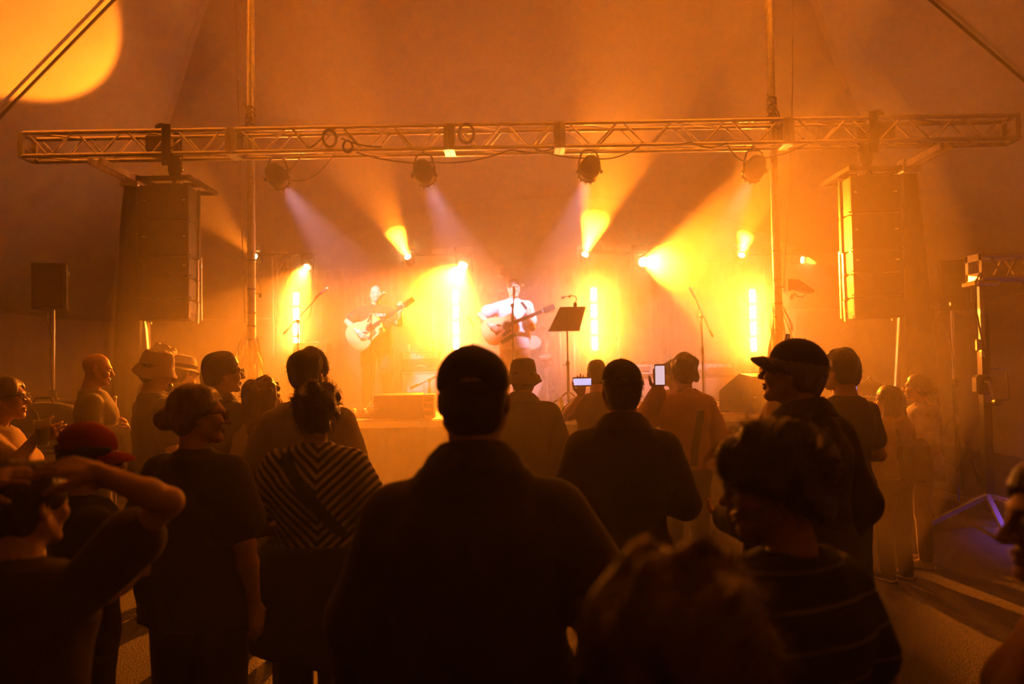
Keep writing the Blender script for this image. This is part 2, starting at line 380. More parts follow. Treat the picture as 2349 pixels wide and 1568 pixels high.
# ================================================================== TRUSS AND RIGGING
TY0, TY1 = 9.05, 9.31; ZT, ZB = 4.355, 4.10
XS = [-5.40, -3.06, -.655, .57, 3.09, 5.64]
truss = thing('lighting_truss', 'long aluminium box truss spanning the stage front', 'truss', (0, 0, 0))
for a, b in zip(XS[:-1], XS[1:]):
    for y in (TY0, TY1):
        for z in (ZT, ZB): bar('chord', (a + .03, y, z), (b - .03, y, z), .0245, M_ALU, truss, 12)
    for x in (a + .03, b - .03):
        for y in (TY0, TY1): bar('frame_post', (x, y, ZB - .02), (x, y, ZT + .02), (.027, .022), M_ALU, truss, 8, True)
        for z in (ZT, ZB): bar('frame_rail', (x, TY0, z), (x, TY1, z), (.027, .022), M_ALU, truss, 8, True)
    nv = max(2, round((b - a) / .6)); w = (b - a - .14) / nv
    for k in range(nv):
        x0 = a + .07 + k * w
        for y, sh in ((TY0, 0), (TY1, .0)):
            bar('brace', (x0 + .04, y, ZT - .01), (x0 + w * .5 - .03, y, ZB + .01), .0125, M_ALU, truss, 8)
            bar('brace', (x0 + w * .5 + .03, y, ZB + .01), (x0 + w - .04, y, ZT - .01), .0125, M_ALU, truss, 8)
        if k % 2 == 0:
            for z in (ZT, ZB): bar('cross_brace', (x0 + .06, TY0, z), (x0 + w - .06, TY1, z), .0125, M_ALU, truss, 8)
for x in (XS[0], XS[-1]):
    sx = 1 if x < 0 else -1
    MB().box((x + sx * .012, (TY0 + TY1) / 2, (ZT + ZB) / 2), (.01, TY1 - TY0 + .05, .05)).build('end_gusset', M_ALU, truss)
M_FORK = mat('fork_steel', (.45, .40, .34), .55, .4, .25, 12)
def tower(x, xb, sgn, lab, rz):
    """crank lift mast in its black fabric sleeve, with the fork that carries the truss"""
    t = thing('lift_tower', lab, 'lift tower', (xb, 9.95, 0), 0, 'lift towers holding the truss'); dx = x - xb; ztop = 3.98
    bar('mast', (dx * .02, 0, .1), (dx, 0, ztop), .05, M_STEEL, t, 8, True)
    n, m = 40, 14; vs = []
    for i in range(m + 1):
        u = i / m; z = .25 + (ztop - .06 - .25) * u; w = .235 * (1 - u) + .115 * u
        if u > .93: w *= 1.22 - (u - .93) * 6
        elif u > .86: w *= .93
        for k in range(n):
            a = 2 * math.pi * k / n; sq = 1 / max(abs(math.cos(a)), abs(math.sin(a))); sq = .35 + .65 * sq
            f = 1 + .05 * math.sin(a * 7 + u * 3) + .03 * math.sin(a * 13 + 2)
            vs.append((dx * z / ztop + w * sq * f * math.cos(a), .9 * w * sq * f * math.sin(a), z))
    fs = [(i * n + k, i * n + (k + 1) % n, (i + 1) * n + (k + 1) % n, (i + 1) * n + k) for i in range(m) for k in range(n)]
    fs.append(tuple(m * n + k for k in range(n)))
    MB().add(vs, fs).build('sleeve', M_CLOTHB, t)
    for a in (-.1, .1):
        MB().box((dx + a * .6, -.45, ZB - .075), (.035, .95, .07)).build('fork', M_FORK, t)
    MB().bbox((dx, -.04, ZB - .09), (.22, .16, .16), .01).build('fork_head', M_STEEL, t)
    for k in range(4):
        a = math.pi / 4 + k * math.pi / 2; bar('outrigger', (0, 0, .14), (.52 * math.cos(a), .55 * math.sin(a), .05), .03, M_STEEL, t, 8, True)
        MB().lathe([(.05, 0), (.05, .015), (.02, .03), (.02, .07)], (.52 * math.cos(a), .55 * math.sin(a), 0), n=10).build('foot', M_BLK, t)
    bar('strut', (-sgn * .38, -.05, .1), (-sgn * .17, -.02, 2.35), .02, M_STEEL, t, 8, True)
    return t
tower(at(306, 400, 9.95).x, at(300, 900, 9.95).x, -1, 'black sleeved lift tower behind the left hanging speakers', 0)
tower(at(2082, 400, 9.95).x, at(2104, 900, 9.95).x, 1, 'black sleeved lift tower behind the right hanging speakers', 0)
M_HOIST = mat('hoist_grey', (.20, .18, .16), .5, .2, .15, 10)
def hoist(x, sgn, lab):
    t = thing('chain_hoist', lab, 'hoist', (x, 9.18, ZB), 0, 'chain hoists on the truss')
    MB().bbox((-sgn * -.17, 0, .13), (.20, .17, .19), .015).build('motor_body', M_HOIST, t)
    MB().bbox((0, -.16, .09), (.10, .012, .46), .005).build('strap', M_CLOTHB, t); MB().bbox((0, .16, .09), (.10, .012, .46), .005).build('strap', M_CLOTHB, t)
    MB().path([(.0, -.16, .30), (sgn * .08, -.1, .325), (sgn * .17, 0, .34), (sgn * .2, .06, .335)], [.02, .025, .022, .012], 8).build('flap', M_CLOTHB, t)
    MB().lathe([(.02, -.28), (.05, -.24), (.075, -.16), (.07, -.06), (.045, .0)], (-sgn * .03, 0, 0), n=14).build('chain_bag', M_CLOTHB, t)
    MB().lathe([(.012, -.42), (.03, -.39), (.035, -.33), (.02, -.28)], (-sgn * .02, 0, 0), n=12).build('hook_block', M_BLKM, t)
    for k in range(5):
        MB().path([(-sgn * .10 + .02 * math.cos(a), .02 * math.sin(a) * (k % 2), -.10 - k * .05 + .03 * math.sin(a) - .03) for a in [2 * math.pi * q / 10 for q in range(11)]], .006, 6).build('chain_link', M_CHROME, t)
    MB().path([(.12 * math.cos(k * .7) * .5 - sgn * .08, -.15 + .01 * k, .02 + .1 * math.sin(k * 1.1)) for k in range(14)], .008, 6).build('cable_bundle', M_RUBBER, t)
hoist(at(388, 330, 9.1).x, -1, 'chain hoist wrapped in black on the left truss end'); hoist(at(1998, 310, 9.1).x, 1, 'chain hoist wrapped in black on the right truss end')

def array(x0, x1, zs, sgn, lab):
    """sgn: +1 when the inner side (towards the stage middle) is at +x"""
    cx = (x0 + x1) / 2; W = x1 - x0; Y = 9.0
    t = thing('line_array', lab, 'speakers', (cx, Y, zs[-1]), 0, 'hanging speaker arrays'); z0 = zs[-1]
    for s in (-1, 1): MB().box((s * W * .5, .40, zs[0] - z0 + .075), (.035, .86, .05)).build('rigging_beam', M_BLKM, t)
    for y in (0.0, .36, .80): MB().box((0, y, zs[0] - z0 + .07), (W, .05, .045)).build('rigging_crossbar', M_BLKM, t)
    for i in range(5):
        zt, zb = zs[i] - z0 - .005, zs[i + 1] - z0 + .005; h = zt - zb; tilt = (0, 0, -.02, -.05, -.09)[i]
        rot = Matrix.Rotation(-tilt * 1.0, 3, 'X')
        big = i < 2; dep = .40 if big else .36; pin = h * (.04 if big else .17)
        if i == 4: pin = h * .2
        cab = link('speaker_cabinet', None, t, (0, 0, (zt + zb) / 2)); cab.rotation_euler = (tilt, 0, 0)
        prof = [(0, -h / 2), (.16, -h / 2), (dep, -h / 2 + pin), (dep, h / 2 - pin), (.16, h / 2), (0, h / 2)]
        MB().prism(prof, W - .05, (-(W - .05) / 2, 0, 0), (0, 1, 0), (0, 0, 1)).build('cabinet_shell', M_BLK, cab)
        MB().bbox((0, -.008, 0), (W - .005, .02, h - .004), .008).build('grille', M_GRILLE, cab)
        for s in (-1, 1):
            MB().box((s * (W / 2 - .02), .03, 0), (.012, .05, h * 1.02)).build('side_rail', M_BLKM, cab)
            MB().box((s * (W / 2 - .012), dep - .08, 0), (.012, .04, h * 1.05)).build('rigging_strip', M_STEEL if s == sgn and not big else M_BLKM, cab)
            for zz in (-h / 2 + .012, h / 2 - .012): MB().tube((s * (W / 2 - .03), .02, zz), (s * (W / 2 + .012), .02, zz), .008, n=8).build('pin', M_CHROME, cab)
        if big or i == 2:
            MB().prism([(-.018, -.006), (-.008, .004), (0, .008), (.008, .004), (.018, -.006), (0, -.002)], .003, (sgn * (W / 2 - .05), -.019, h * .05), (1, 0, 0), (0, 0, 1)).build('badge', M_WHITE, cab)
            MB().sphere((-sgn * (W / 2 - .055), -.02, h * .05), (.008, .004, .006)).build('badge_dot', M_WHITE, cab)
            MB().box((-sgn * (W / 2 - .075), -.02, h * .05), (.024, .004, .009)).build('badge_bar', mat('grey_print', (.4, .4, .4), .6), cab)
        if i in (2, 4) or sgn < 0 and i > 1:
            o = text('logo', 'AVA', .105, mat('logo_silver', (.72, .70, .66), .35, .3) if i == 4 else mat('logo_dark', (.10, .095, .09), .4), cab, (sgn * (W / 2 - .0235), .18, 0), (R(90), 0, R(90) if sgn > 0 else R(-90)))
    # bead strip of the rear splay chain
    MB().box((sgn * (W / 2 - .01), .36, (zs[2] - z0) * .5 + .02), (.02, .03, zs[2] - z0 + .02)).build('splay_bar', M_STEEL, t)
    return t
array(at(318, 500, 9).x, at(434, 500, 9).x, [3.745, 3.352, 2.955, 2.727, 2.49, 2.262], 1, 'hanging column of five black speakers on the left')
array(at(1952, 500, 9).x, at(2068, 500, 9).x, [3.71, 3.292, 2.893, 2.64, 2.382, 2.152], -1, 'hanging column of five black speakers on the right')

# ------------------------------------------------------------------ four par spots under the truss
par_xy = [(636, 405), (973, 397), (1352, 388), (1731, 388)]
par_aim = [(.68, 2.66, -1.40), (.55, 2.56, -1.36), (-.35, 2.46, -1.36), (-.25, 2.56, -1.5)]
par_lab = ['first from the left', 'second from the left', 'third from the left', 'rightmost']
PARS = []
for (px, py), d, lb in zip(par_xy, par_aim, par_lab):
    c = at(px, py, 9.24); d = Vector(d).normalized()
    t = thing('stage_spotlight', 'black spotlight hanging from the truss, %s of four' % lb, 'spotlight', c, 0, 'spotlights under the truss')
    rot = aim_mat(d)
    MB().lathe([(.01, -.175), (.05, -.17), (.085, -.14), (.105, -.08), (.113, 0), (.11, .06), (.10, .10), (.105, .105), (.105, .115), (.085, .115)], rot=rot, n=22).build('body', M_BLKM, t)
    for a in range(10):
        an = 2 * math.pi * a / 10; p = rot @ Vector((.10 * math.cos(an), .10 * math.sin(an), .115)); MB().tube(p, p + d * .028, .008, n=6).build('lens_clip', M_BLKM, t)
    for a in range(3): MB().lathe([(.112, -.05 + a * .03), (.118, -.045 + a * .03), (.112, -.04 + a * .03)], rot=rot, n=20, caps=False).build('cooling_fin', M_BLKM, t)
    MB().lathe([(.001, .10), (.085, .104)], rot=rot, n=18, caps=False).build('lens', M_PARLENS, t)
    yk = .205
    MB().path([(-.122, 0, -.03), (-.115, 0, .08), (-.085, 0, yk - .02), (-.06, 0, yk), (.06, 0, yk), (.085, 0, yk - .02), (.115, 0, .08), (.122, 0, -.03)], .011, 8).build('yoke', M_BLKM, t)
    for s in (-1, 1): MB().lathe([(.022, 0), (.022, .02), (.012, .03)], (s * .12, 0, -.03), Matrix.Rotation(s * R(90), 3, 'Y'), 10).build('yoke_knob', M_BLKM, t)
    MB().bbox((0, .02, yk + .04), (.035, .05, .075), .006).build('clamp', M_STEEL, t)
    MB().box((-.01, -.118, .05), (.03, .004, .02)).build('sticker', mat('pale_sticker', (.6, .55, .7), .5), t).rotation_euler = (0, 0, .2)
    spot('par_light', d * .15, d, PAR_W * (.45 if lb == 'rightmost' else 1.0), PAR_COL, 26, .35, t, .08); PARS.append(c)
# cables: safety leads and drapes along the truss
def cable(pts, lab, r=.0085, m=None):
    o = MB().path(pts, r, 7).build('cable', m or M_RUBBER); tag(o, lab, 'cable'); return o
zb = ZB - .03
cable(sag((PARS[0].x - .02, 9.15, PARS[0].z + .05), (PARS[0].x + .33, 9.05, zb), .10) , 'black power cable looping off the leftmost truss spotlight')
cable(sag((PARS[0].x + .06, 9.2, PARS[0].z + .0), (PARS[0].x + .68, 9.12, zb + .02), .16), 'thin slack lead right of the leftmost truss spotlight', .005)
cable(sag((PARS[1].x - .72, 9.03, zb), (PARS[1].x - .02, 9.14, PARS[1].z + .09), .03), 'cable running into the second truss spotlight from the left')
cable(sag((PARS[1].x + .04, 9.14, PARS[1].z + .10), (PARS[1].x + .98, 9.03, zb), .06), 'cable rising right from the second truss spotlight to the truss')
cable(sag((PARS[1].x + .98, 9.02, zb), (PARS[1].x + 1.45, 9.02, zb), .04), 'short cable drape under the truss near its middle')
cable(sag((PARS[2].x - .62, 9.02, zb), (PARS[2].x - .02, 9.14, PARS[2].z + .10), .03), 'cable dropping to the third truss spotlight from the truss')
cable(sag((PARS[2].x + .03, 9.14, PARS[2].z + .10), (PARS[2].x + .55, 9.03, zb + .02), .06), 'cable rising right from the third truss spotlight')
cable(sag((PARS[2].x + .55, 9.02, zb + .03), (PARS[2].x + 1.1, 9.02, zb + .04), .02) + sag((PARS[2].x + 1.1, 9.02, zb + .04), (PARS[2].x + 1.5, 9.02, zb + .03), .05), 'cable taped along the lower chord right of the middle')
cable(sag((PARS[2].x + 1.5, 9.02, zb), (PARS[3].x - .05, 9.14, PARS[3].z + .10), .09), 'cable swooping down to the rightmost truss spotlight')
cable(sag((PARS[3].x + .06, 9.14, PARS[3].z + .10), (PARS[3].x + .55, 9.05, zb + .02), .03), 'cable rising right from the rightmost truss spotlight')
cable(sag((PARS[3].x + .9, 9.05, zb + .02), (PARS[3].x + 1.3, 9.2, zb - .08), .06), 'loose cable end under the truss beside the right tent pole')
def coil(x, y, z, r, n, lab):
    rr = random.Random(int(x * 100)); pts = []
    for k in range(n * 12): a = k * 2 * math.pi / 12; q = r * (1 + .12 * math.sin(a * .37 + rr.random() * .3)); pts.append((x + q * math.cos(a) * .8, y + .02 * math.sin(a * .21), z + q * math.sin(a)))
    cable(pts, lab, .0065)
coil(at(757, 300, 9.02).x, 9.0, 4.22, .09, 4, 'coil of black cable hung on the left part of the truss')
coil(at(798, 325, 9.02).x, 9.0, 4.13, .065, 3, 'tangled cable bundle on the lower truss chord, left part')
coil(at(1070, 300, 9.02).x, 9.0, 4.25, .105, 3, 'round cable coil hung on the truss near its middle')
cable(sag((at(757, 300, 9).x + .12, 9.0, 4.22), (at(875, 330, 9).x, 9.0, 4.12), .03), 'cable running right from the coil on the truss')
cable(sag((at(757, 300, 9).x - .05, 9.0, 4.28), (at(711, 340, 9).x, 9.0, 4.12), .02), 'cable running left from the coil on the truss')
# ================================================================== LIGHTS BEHIND THE BAND
BY = 13.4
def light_tower(px, lab, ztop):
    """slim four-chord truss post standing on the stage"""
    x = at(px, 700, BY).x; w = .122; h = ztop - SZ
    t = thing('truss_post', lab, 'truss post', (x, BY, SZ), 0, 'truss posts behind the band')
    for sx in (-w, w):
        for sy in (-w, w): bar('chord', (sx, sy, .02), (sx, sy, h), .017, M_ALU, t, 10)
    n = 6; s = (h - .1) / n
    for k in range(n):
        z0 = .05 + s * k; a, b = (-w, w) if k % 2 else (w, -w)
        for sy in (-w, w): bar('brace', (a, sy, z0), (b, sy, z0 + s), .008, M_ALU, t, 8)
        for sx in (-w, w): bar('brace', (sx, a, z0), (sx, b, z0 + s), .008, M_ALU, t, 8)
    for z in (.02, h - .02):
        for q in (-w, w): bar('rail', (-w, q, z), (w, q, z), .014, M_ALU, t, 8); bar('rail', (q, -w, z), (q, w, z), .014, M_ALU, t, 8)
    MB().bbox((0, 0, .01), (.30, .30, .02), .004).build('base_plate', M_STEEL, t)
    return t
ZP = at(1012, 573, BY).z
for px, lb in ((648, 'faint truss post behind the left microphone stand'), (1012, 'lit truss post between the two guitarists'), (1399, 'lit truss post right of the music stand'), (1768, 'truss post hidden behind the right tent pole')):
    light_tower(px, lb, ZP)
# crossbars that carry the moving heads
for (p, q), lb in zip((((580, 600), (715, 608)), ((930, 600), (1080, 606)), ((1330, 596), (1480, 600)), ((1692, 598), (1842, 598))), ('leftmost', 'second', 'third', 'rightmost')):
    a, b = at(p[0], p[1] - 16, BY - .17), at(q[0], p[1] - 16, BY - .17)
    tag(bar('crossbar', a, b, .022, M_BLKM), 'dark crossbar holding two moving lights, %s from the left' % lb, 'crossbar', 'crossbars on the truss posts')
head_lab = {'a': 'lit moving head beside the left tent pole', 'b': 'lit moving head above the left microphone stand', 'c': 'small lit moving head above the bald guitarist',
            'd': 'lit moving head just right of the left lit truss post', 'e': 'lit moving head left of the right lit truss post', 'f': 'broad white lit moving head right of the music stand',
            'g': 'lit moving head left of the right tent pole', 'h': 'lit moving head right of the right tent pole'}
for k, ((px, py), d, pw, ang) in HEADS.items():
    c = at(px, py, BY - .36); d = Vector(d).normalized(); rot = aim_mat(d)
    t = thing('moving_head', head_lab[k], 'stage light', c, 0, 'moving heads behind the band')
    s = 1.25 if k in 'df' else .85
    MB().lathe([(.05 * s, -.16 * s), (.075 * s, -.13 * s), (.085 * s, -.05 * s), (.08 * s, .03 * s), (.07 * s, .05 * s), (.07 * s, .06 * s)], rot=rot, n=18).build('head', M_BLK, t)
    MB().lathe([(.001, .064 * s), (.03 * s, .066 * s), (.055 * s, .062 * s)], rot=rot, n=18, caps=False).build('lens', M_LENS, t)
    for sx in (-1, 1): MB().bbox((sx * .105 * s, .02, .03), (.03, .08, .24 * s), .008).build('yoke_arm', M_BLK, t)
    MB().bbox((0, .03, .15 * s + .03), (.24 * s, .18, .10), .012).build('base', M_BLK, t)
    MB().bbox((0, .10, .15 * s + .03), (.05, .12, .05), .006).build('clamp', M_STEEL, t)
    spot('head_light', d * (.09 * s), d, pw, AMBER, ang, .25 if ang < 50 else .6, t, .05)
# LED strips
for px, y0, y1, lb in ((680, 668, 806, 'leftmost'), (1047, 662, 806, 'second'), (1365, 656, 806, 'third'), (1730, 660, 808, 'rightmost')):
    a, b = at(px, y0, BY - .25), at(px, y1, BY - .25); H = a.z - b.z
    t = thing('led_strip', 'upright lit LED batten, %s of four behind the band' % lb, 'stage light', (b.x, BY - .25, b.z), 0, 'LED battens behind the band')
    MB().bbox((0, .05, H / 2), (.12, .06, H + .04), .01).build('housing', M_BLK, t)
    for k in range(4): MB().bbox((0, .01, H * (k + .5) / 4), (.080, .03, H / 4 - .055), .014).build('cell', M_LED, t)
    MB().box((0, .05, -(b.z - SZ) / 2), (.04, .04, b.z - SZ)).build('stand_pole', M_BLKM, t); MB().bbox((0, .05, SZ - b.z + .012), (.18, .14, .024), .006).build('stand_base', M_BLKM, t)
    bar('hanger', (-.03, .05, H), (-.03, .05, H + .28), .005, M_STEEL, t); bar('hanger', (.03, .05, H), (.03, .05, H + .28), .005, M_STEEL, t)
    l = bpy.data.lights.new('led_glow', 'AREA'); l.shape = 'RECTANGLE'; l.size = .09; l.size_y = H; l.energy = LED_W[lb]; l.color = LED_COL; l.spread = R(LED_SPREAD)
    o = link('led_glow', l, t, (0, -.03, H / 2)); o.rotation_euler = (R(-90), 0, R({'leftmost': 8, 'rightmost': -20}.get(lb, 0)))

# ================================================================== ON THE STAGE
def tripod(t, r, h, m, z=0.0, rl=.012, ph=0.3):
    for k in range(3):
        a = ph + k * 2 * math.pi / 3; bar('leg', (0, 0, z + h), (r * math.cos(a), r * math.sin(a), z + .012), rl, m, t, 8)
        MB().sphere((r * math.cos(a), r * math.sin(a), z + .014), .016, 8, 6).build('rubber_foot', M_BLK, t)
def mic_stand(base, zc, tip, tail, lab, mic_dir, mat_=M_BLKM):
    """base on the deck, clutch height zc, boom from tail to tip (world points)"""
    base = Vector(base); t = thing('microphone_stand', lab, 'microphone stand', base, 0); clutch = Vector((0, 0, zc - base.z))
    bar('lower_tube', (0, 0, .1), (0, 0, clutch.z * .62), .014, mat_, t); bar('upper_tube', (0, 0, clutch.z * .6), clutch, .010, mat_, t)
    MB().lathe([(.02, -.04), (.022, 0), (.02, .04)], (0, 0, clutch.z * .62), n=12).build('height_collar', M_BLK, t)
    tripod(t, .30, .16, mat_)
    tp, tl = Vector(tip) - base, Vector(tail) - base
    bar('boom', tl, tp, .008, mat_, t); MB().lathe([(.012, -.03), (.026, -.02), (.026, .02), (.012, .03)], clutch, Matrix.Rotation(R(90), 3, 'X'), 14).build('clutch', M_BLK, t)
    dd = (tp - tl).normalized(); MB().tube(tl, tl + dd * .10, .015, .013, 10).build('counterweight', M_BLK, t)
    md = Vector(mic_dir).normalized(); rot = aim_mat(md)
    MB().lathe([(.010, -.10), (.014, -.02), (.017, .04), (.019, .075)], tp, rot, 14).build('microphone_body', M_BLK, t)
    MB().sphere(tp + md * .095, .026, 14, 10).build('microphone_grille', M_CHROME, t)
    MB().lathe([(.016, -.02), (.021, 0), (.021, .02), (.016, .03)], tp - md * .01, rot, 12).build('clip', M_BLK, t)
    MB().path([tp - md * .1, tp - md * .14 - Vector((0, 0, .04)), (tp + clutch) * .5 - Vector((0, 0, .12)), clutch - Vector((.02, 0, .1)), Vector((.03, 0, clutch.z * .5)), Vector((.03, .02, .05))], .004, 6).build('lead', M_RUBBER, t)
    return t
mic_stand((at(684, 800, 11.0).x, 11.0, SZ), at(678, 737, 11.0).z, at(737, 672, 11.0), at(650, 766, 11.0), 'boom microphone stand left of the bald guitarist', (.7, 0, .5))
mic_stand((at(1611, 800, 11.0).x, 11.0, SZ), at(1610, 725, 11.0).z, at(1591, 676, 11.0), at(1635, 772, 11.0), 'unused boom microphone stand near the right LED batten', (-.4, 0, .8))
mic_stand((at(852, 800, 11.25).x, 11.25, SZ), at(852, 722, 11.25).z, at(872, 682, 11.25), at(843, 738, 11.25), 'microphone stand in front of the bald guitarist', (.5, .5, .6))
mic_stand((at(1177, 800, 11.15).x, 11.15, SZ), at(1178, 700, 11.15).z, at(1179, 673, 11.2), at(1176, 735, 11.12), 'straight microphone stand in front of the singer in pale t-shirt', (.02, .45, .8))
# short mic stands near amps and drums
mic_stand((at(985, 880, 12.0).x, 12.0, SZ), at(985, 872, 12.0).z, at(955, 884, 12.0), at(1004, 862, 12.0), 'low microphone stand in front of the small amplifier', (-.6, .3, -.2))
mic_stand((at(1085, 770, 12.4).x, 12.4, SZ), at(1085, 742, 12.4).z, at(1079, 735, 12.4), at(1086, 752, 12.4), 'microphone stand left of the singer behind his guitar', (-.3, -.2, .6), M_CHROME)
# music stand with clip lamp
b = at(1303, 850, 10.7); t = thing('music_stand', 'black music stand with a small clip lamp', 'music stand', (b.x, 10.7, SZ))
zt = at(1303, 705, 10.7).z - SZ; zl = at(1303, 757, 10.7).z - SZ
bar('pole', (0, 0, .25), (0, 0, zl + .02), .012, M_BLKM, t); bar('pole_sleeve', (0, 0, .12), (0, 0, .62), .018, M_BLKM, t)
MB().lathe([(.02, -.02), (.03, 0), (.02, .03)], (0, 0, .62), n=12).build('collar', M_BLK, t); MB().box((-.03, 0, .6), (.06, .01, .012)).build('thumb_screw', M_BLK, t)
tripod(t, .36, .26, M_BLKM, ph=2.6)
dp = MB(); hh = zt - zl
dp.add([(-.24, .0, zl), (.16, .0, zl), (.235, -.13, zt - .01), (.225, -.135, zt), (-.085, -.135, zt), (-.10, -.13, zt - .01), (-.24, .012, zl), (.16, .012, zl), (.235, -.118, zt - .01), (.225, -.123, zt), (-.085, -.123, zt), (-.10, -.118, zt - .01)],
       [(0, 1, 2, 3, 4, 5), (11, 10, 9, 8, 7, 6)] + [(i, i + 6, (i + 1) % 6 + 6, (i + 1) % 6) for i in range(6)])
dp.build('desk', mat('matt_black', (.02, .019, .019), .85, 0, .15, 20), t, smooth=False)
MB().box((-.04, .03, zl - .005), (.41, .08, .012)).build('ledge', M_BLKM, t)
MB().bbox((.10, -.12, zt + .02), (.045, .03, .07), .008).build('lamp_clip', M_BLK, t)
MB().path([(.10, -.12, zt + .05), (.125, -.1, zt + .10), (.11, -.06, zt + .14), (.06, -.02, zt + .155), (0, .02, zt + .145), (-.04, .04, zt + .13)], .005, 6).build('gooseneck', M_BLK, t)
MB().tube((.06, -.02, zt + .155), (.03, 0, zt + .14), .011, .016, 10).build('lamp_head', M_BLK, t); MB().tube((-.02, .05, zt + .145), (-.06, .045, zt + .125), .011, .017, 10).build('lamp_head', M_BLK, t)
# wedges
def wedge(c, w, d, h, rz, lab):
    t = thing('floor_monitor', lab, 'speaker', c, rz, 'floor monitor speakers')
    MB().prism([(-d / 2, 0), (d / 2, 0), (d / 2, h * .55), (-d * .12, h), (-d / 2, h * .92)], w, (-w / 2, 0, 0), (0, 1, 0), (0, 0, 1)).build('cabinet', M_BLK, t)
    MB().add([(-w * .46, d * .49, h * .1), (w * .46, d * .49, h * .1), (w * .46, d * .515, h * .5), (-w * .46, d * .515, h * .5), (w * .46, -d * .1, h * 1.015), (-w * .46, -d * .1, h * 1.015)], [(0, 1, 2, 3), (3, 2, 4, 5)]).build('grille', M_GRILLE, t)
    for s in (-1, 1): MB().bbox((s * (w / 2 + .004), 0, h * .45), (.012, d * .35, .05), .004).build('handle', M_BLKM, t)
    MB().box((-w * .44, -d / 2 - .003, h * .4), (.05, .004, .012)).build('badge', M_WHITE, t)
    return t
wedge((at(918, 950, 9.9).x, 9.95, SZ), .58, .40, .30, 0, 'black floor monitor on the stage edge before the bald guitarist')
wedge((at(1728, 940, 9.9).x, 9.95, SZ), .62, .48, .46, R(38), 'tilted floor monitor on the stage edge left of the cap wearer')
# small case / power box beside the wedge
t = thing('power_box', 'small open rack box beside the left floor monitor', 'box', (at(986, 950, 9.9).x, 9.9, SZ))
MB().bbox((0, 0, .14), (.13, .25, .28), .008).build('case', mat('rack_tan', (.45, .34, .18), .6), t)
for z in (.06, .14, .22): MB().box((0, -.128, z), (.11, .006, .05)).build('panel', M_BLKM, t)
# pedal board and cables in front of the bald guitarist
t = thing('pedal_board', 'low pedal board left of the floor monitor on stage', 'pedal board', (at(830, 940, 10.1).x, 10.1, SZ))
MB().bbox((0, 0, .03), (.62, .32, .05), .008).build('board', M_BLKM, t)
for i, cc in enumerate(((.5, .45, .6), (.6, .6, .55), (.3, .3, .5), (.7, .55, .3), (.45, .5, .5))):
    p = MB().bbox((-.25 + i * .125, .02, .085), (.085, .13, .055), .008).build('pedal', mat('pedal_%s' % 'abcde'[i], cc, .35, .3), t)
    MB().lathe([(.014, 0), (.014, .018)], (-.25 + i * .125, -.02, .113), n=10).build('foot_switch', M_CHROME, t); MB().lathe([(.01, 0), (.008, .016)], (-.265 + i * .125, .06, .113), n=8).build('knob', M_BLK, t)
for j in range(4):
    q = at(800 + j * 40, 945 - j * 6, 10.2); cable([(q.x + .12 * math.sin(k * .9 + j), 9.85 + .16 * k + .05 * math.cos(k + j), SZ + .012) for k in range(9)], ('black cable snaking over the deck left of the pedal board', 'black cable snaking over the deck behind the pedal board', 'cable on the deck between pedal board and floor monitor', 'cable on the deck behind the left floor monitor')[j], .007)
for j in range(4):
    cable([(at(1640 + j * 14, 930, 10.3).x + .16 * math.sin(k * .8 + j * 1.7), 9.75 + .2 * k, SZ + .012) for k in range(9)], ('nearest', 'second', 'third', 'farthest')[j] + ' black cable lying on the deck by the right floor monitor', .008)
def bottle(c, h, r, lab, cap=True):
    t = thing('bottle', lab, 'bottle', c)
    MB().lathe([(r * .9, 0), (r, .008), (r, h * .3), (r * .93, h * .33), (r, h * .36), (r, h * .68), (r * .75, h * .78), (r * .36, h * .9), (r * .36, h * .94)], n=16).build('bottle_body', mat('clear_plastic', (.85, .87, .9), .12, 0, .02, 5, trans=.6), t)
    MB().lathe([(r * .42, h * .93), (r * .42, h), (r * .38, h * 1.005)], n=12).build('cap', M_WHITE, t)
    MB().lathe([(r * 1.01, h * .38), (r * 1.01, h * .62)], n=16, caps=False).build('wrapper', mat('bottle_label', (.7, .75, .85), .5), t)
bottle((at(1287, 930, 10.3).x, 10.3, SZ), .22, .035, 'clear water bottle on the deck beside the music stand')
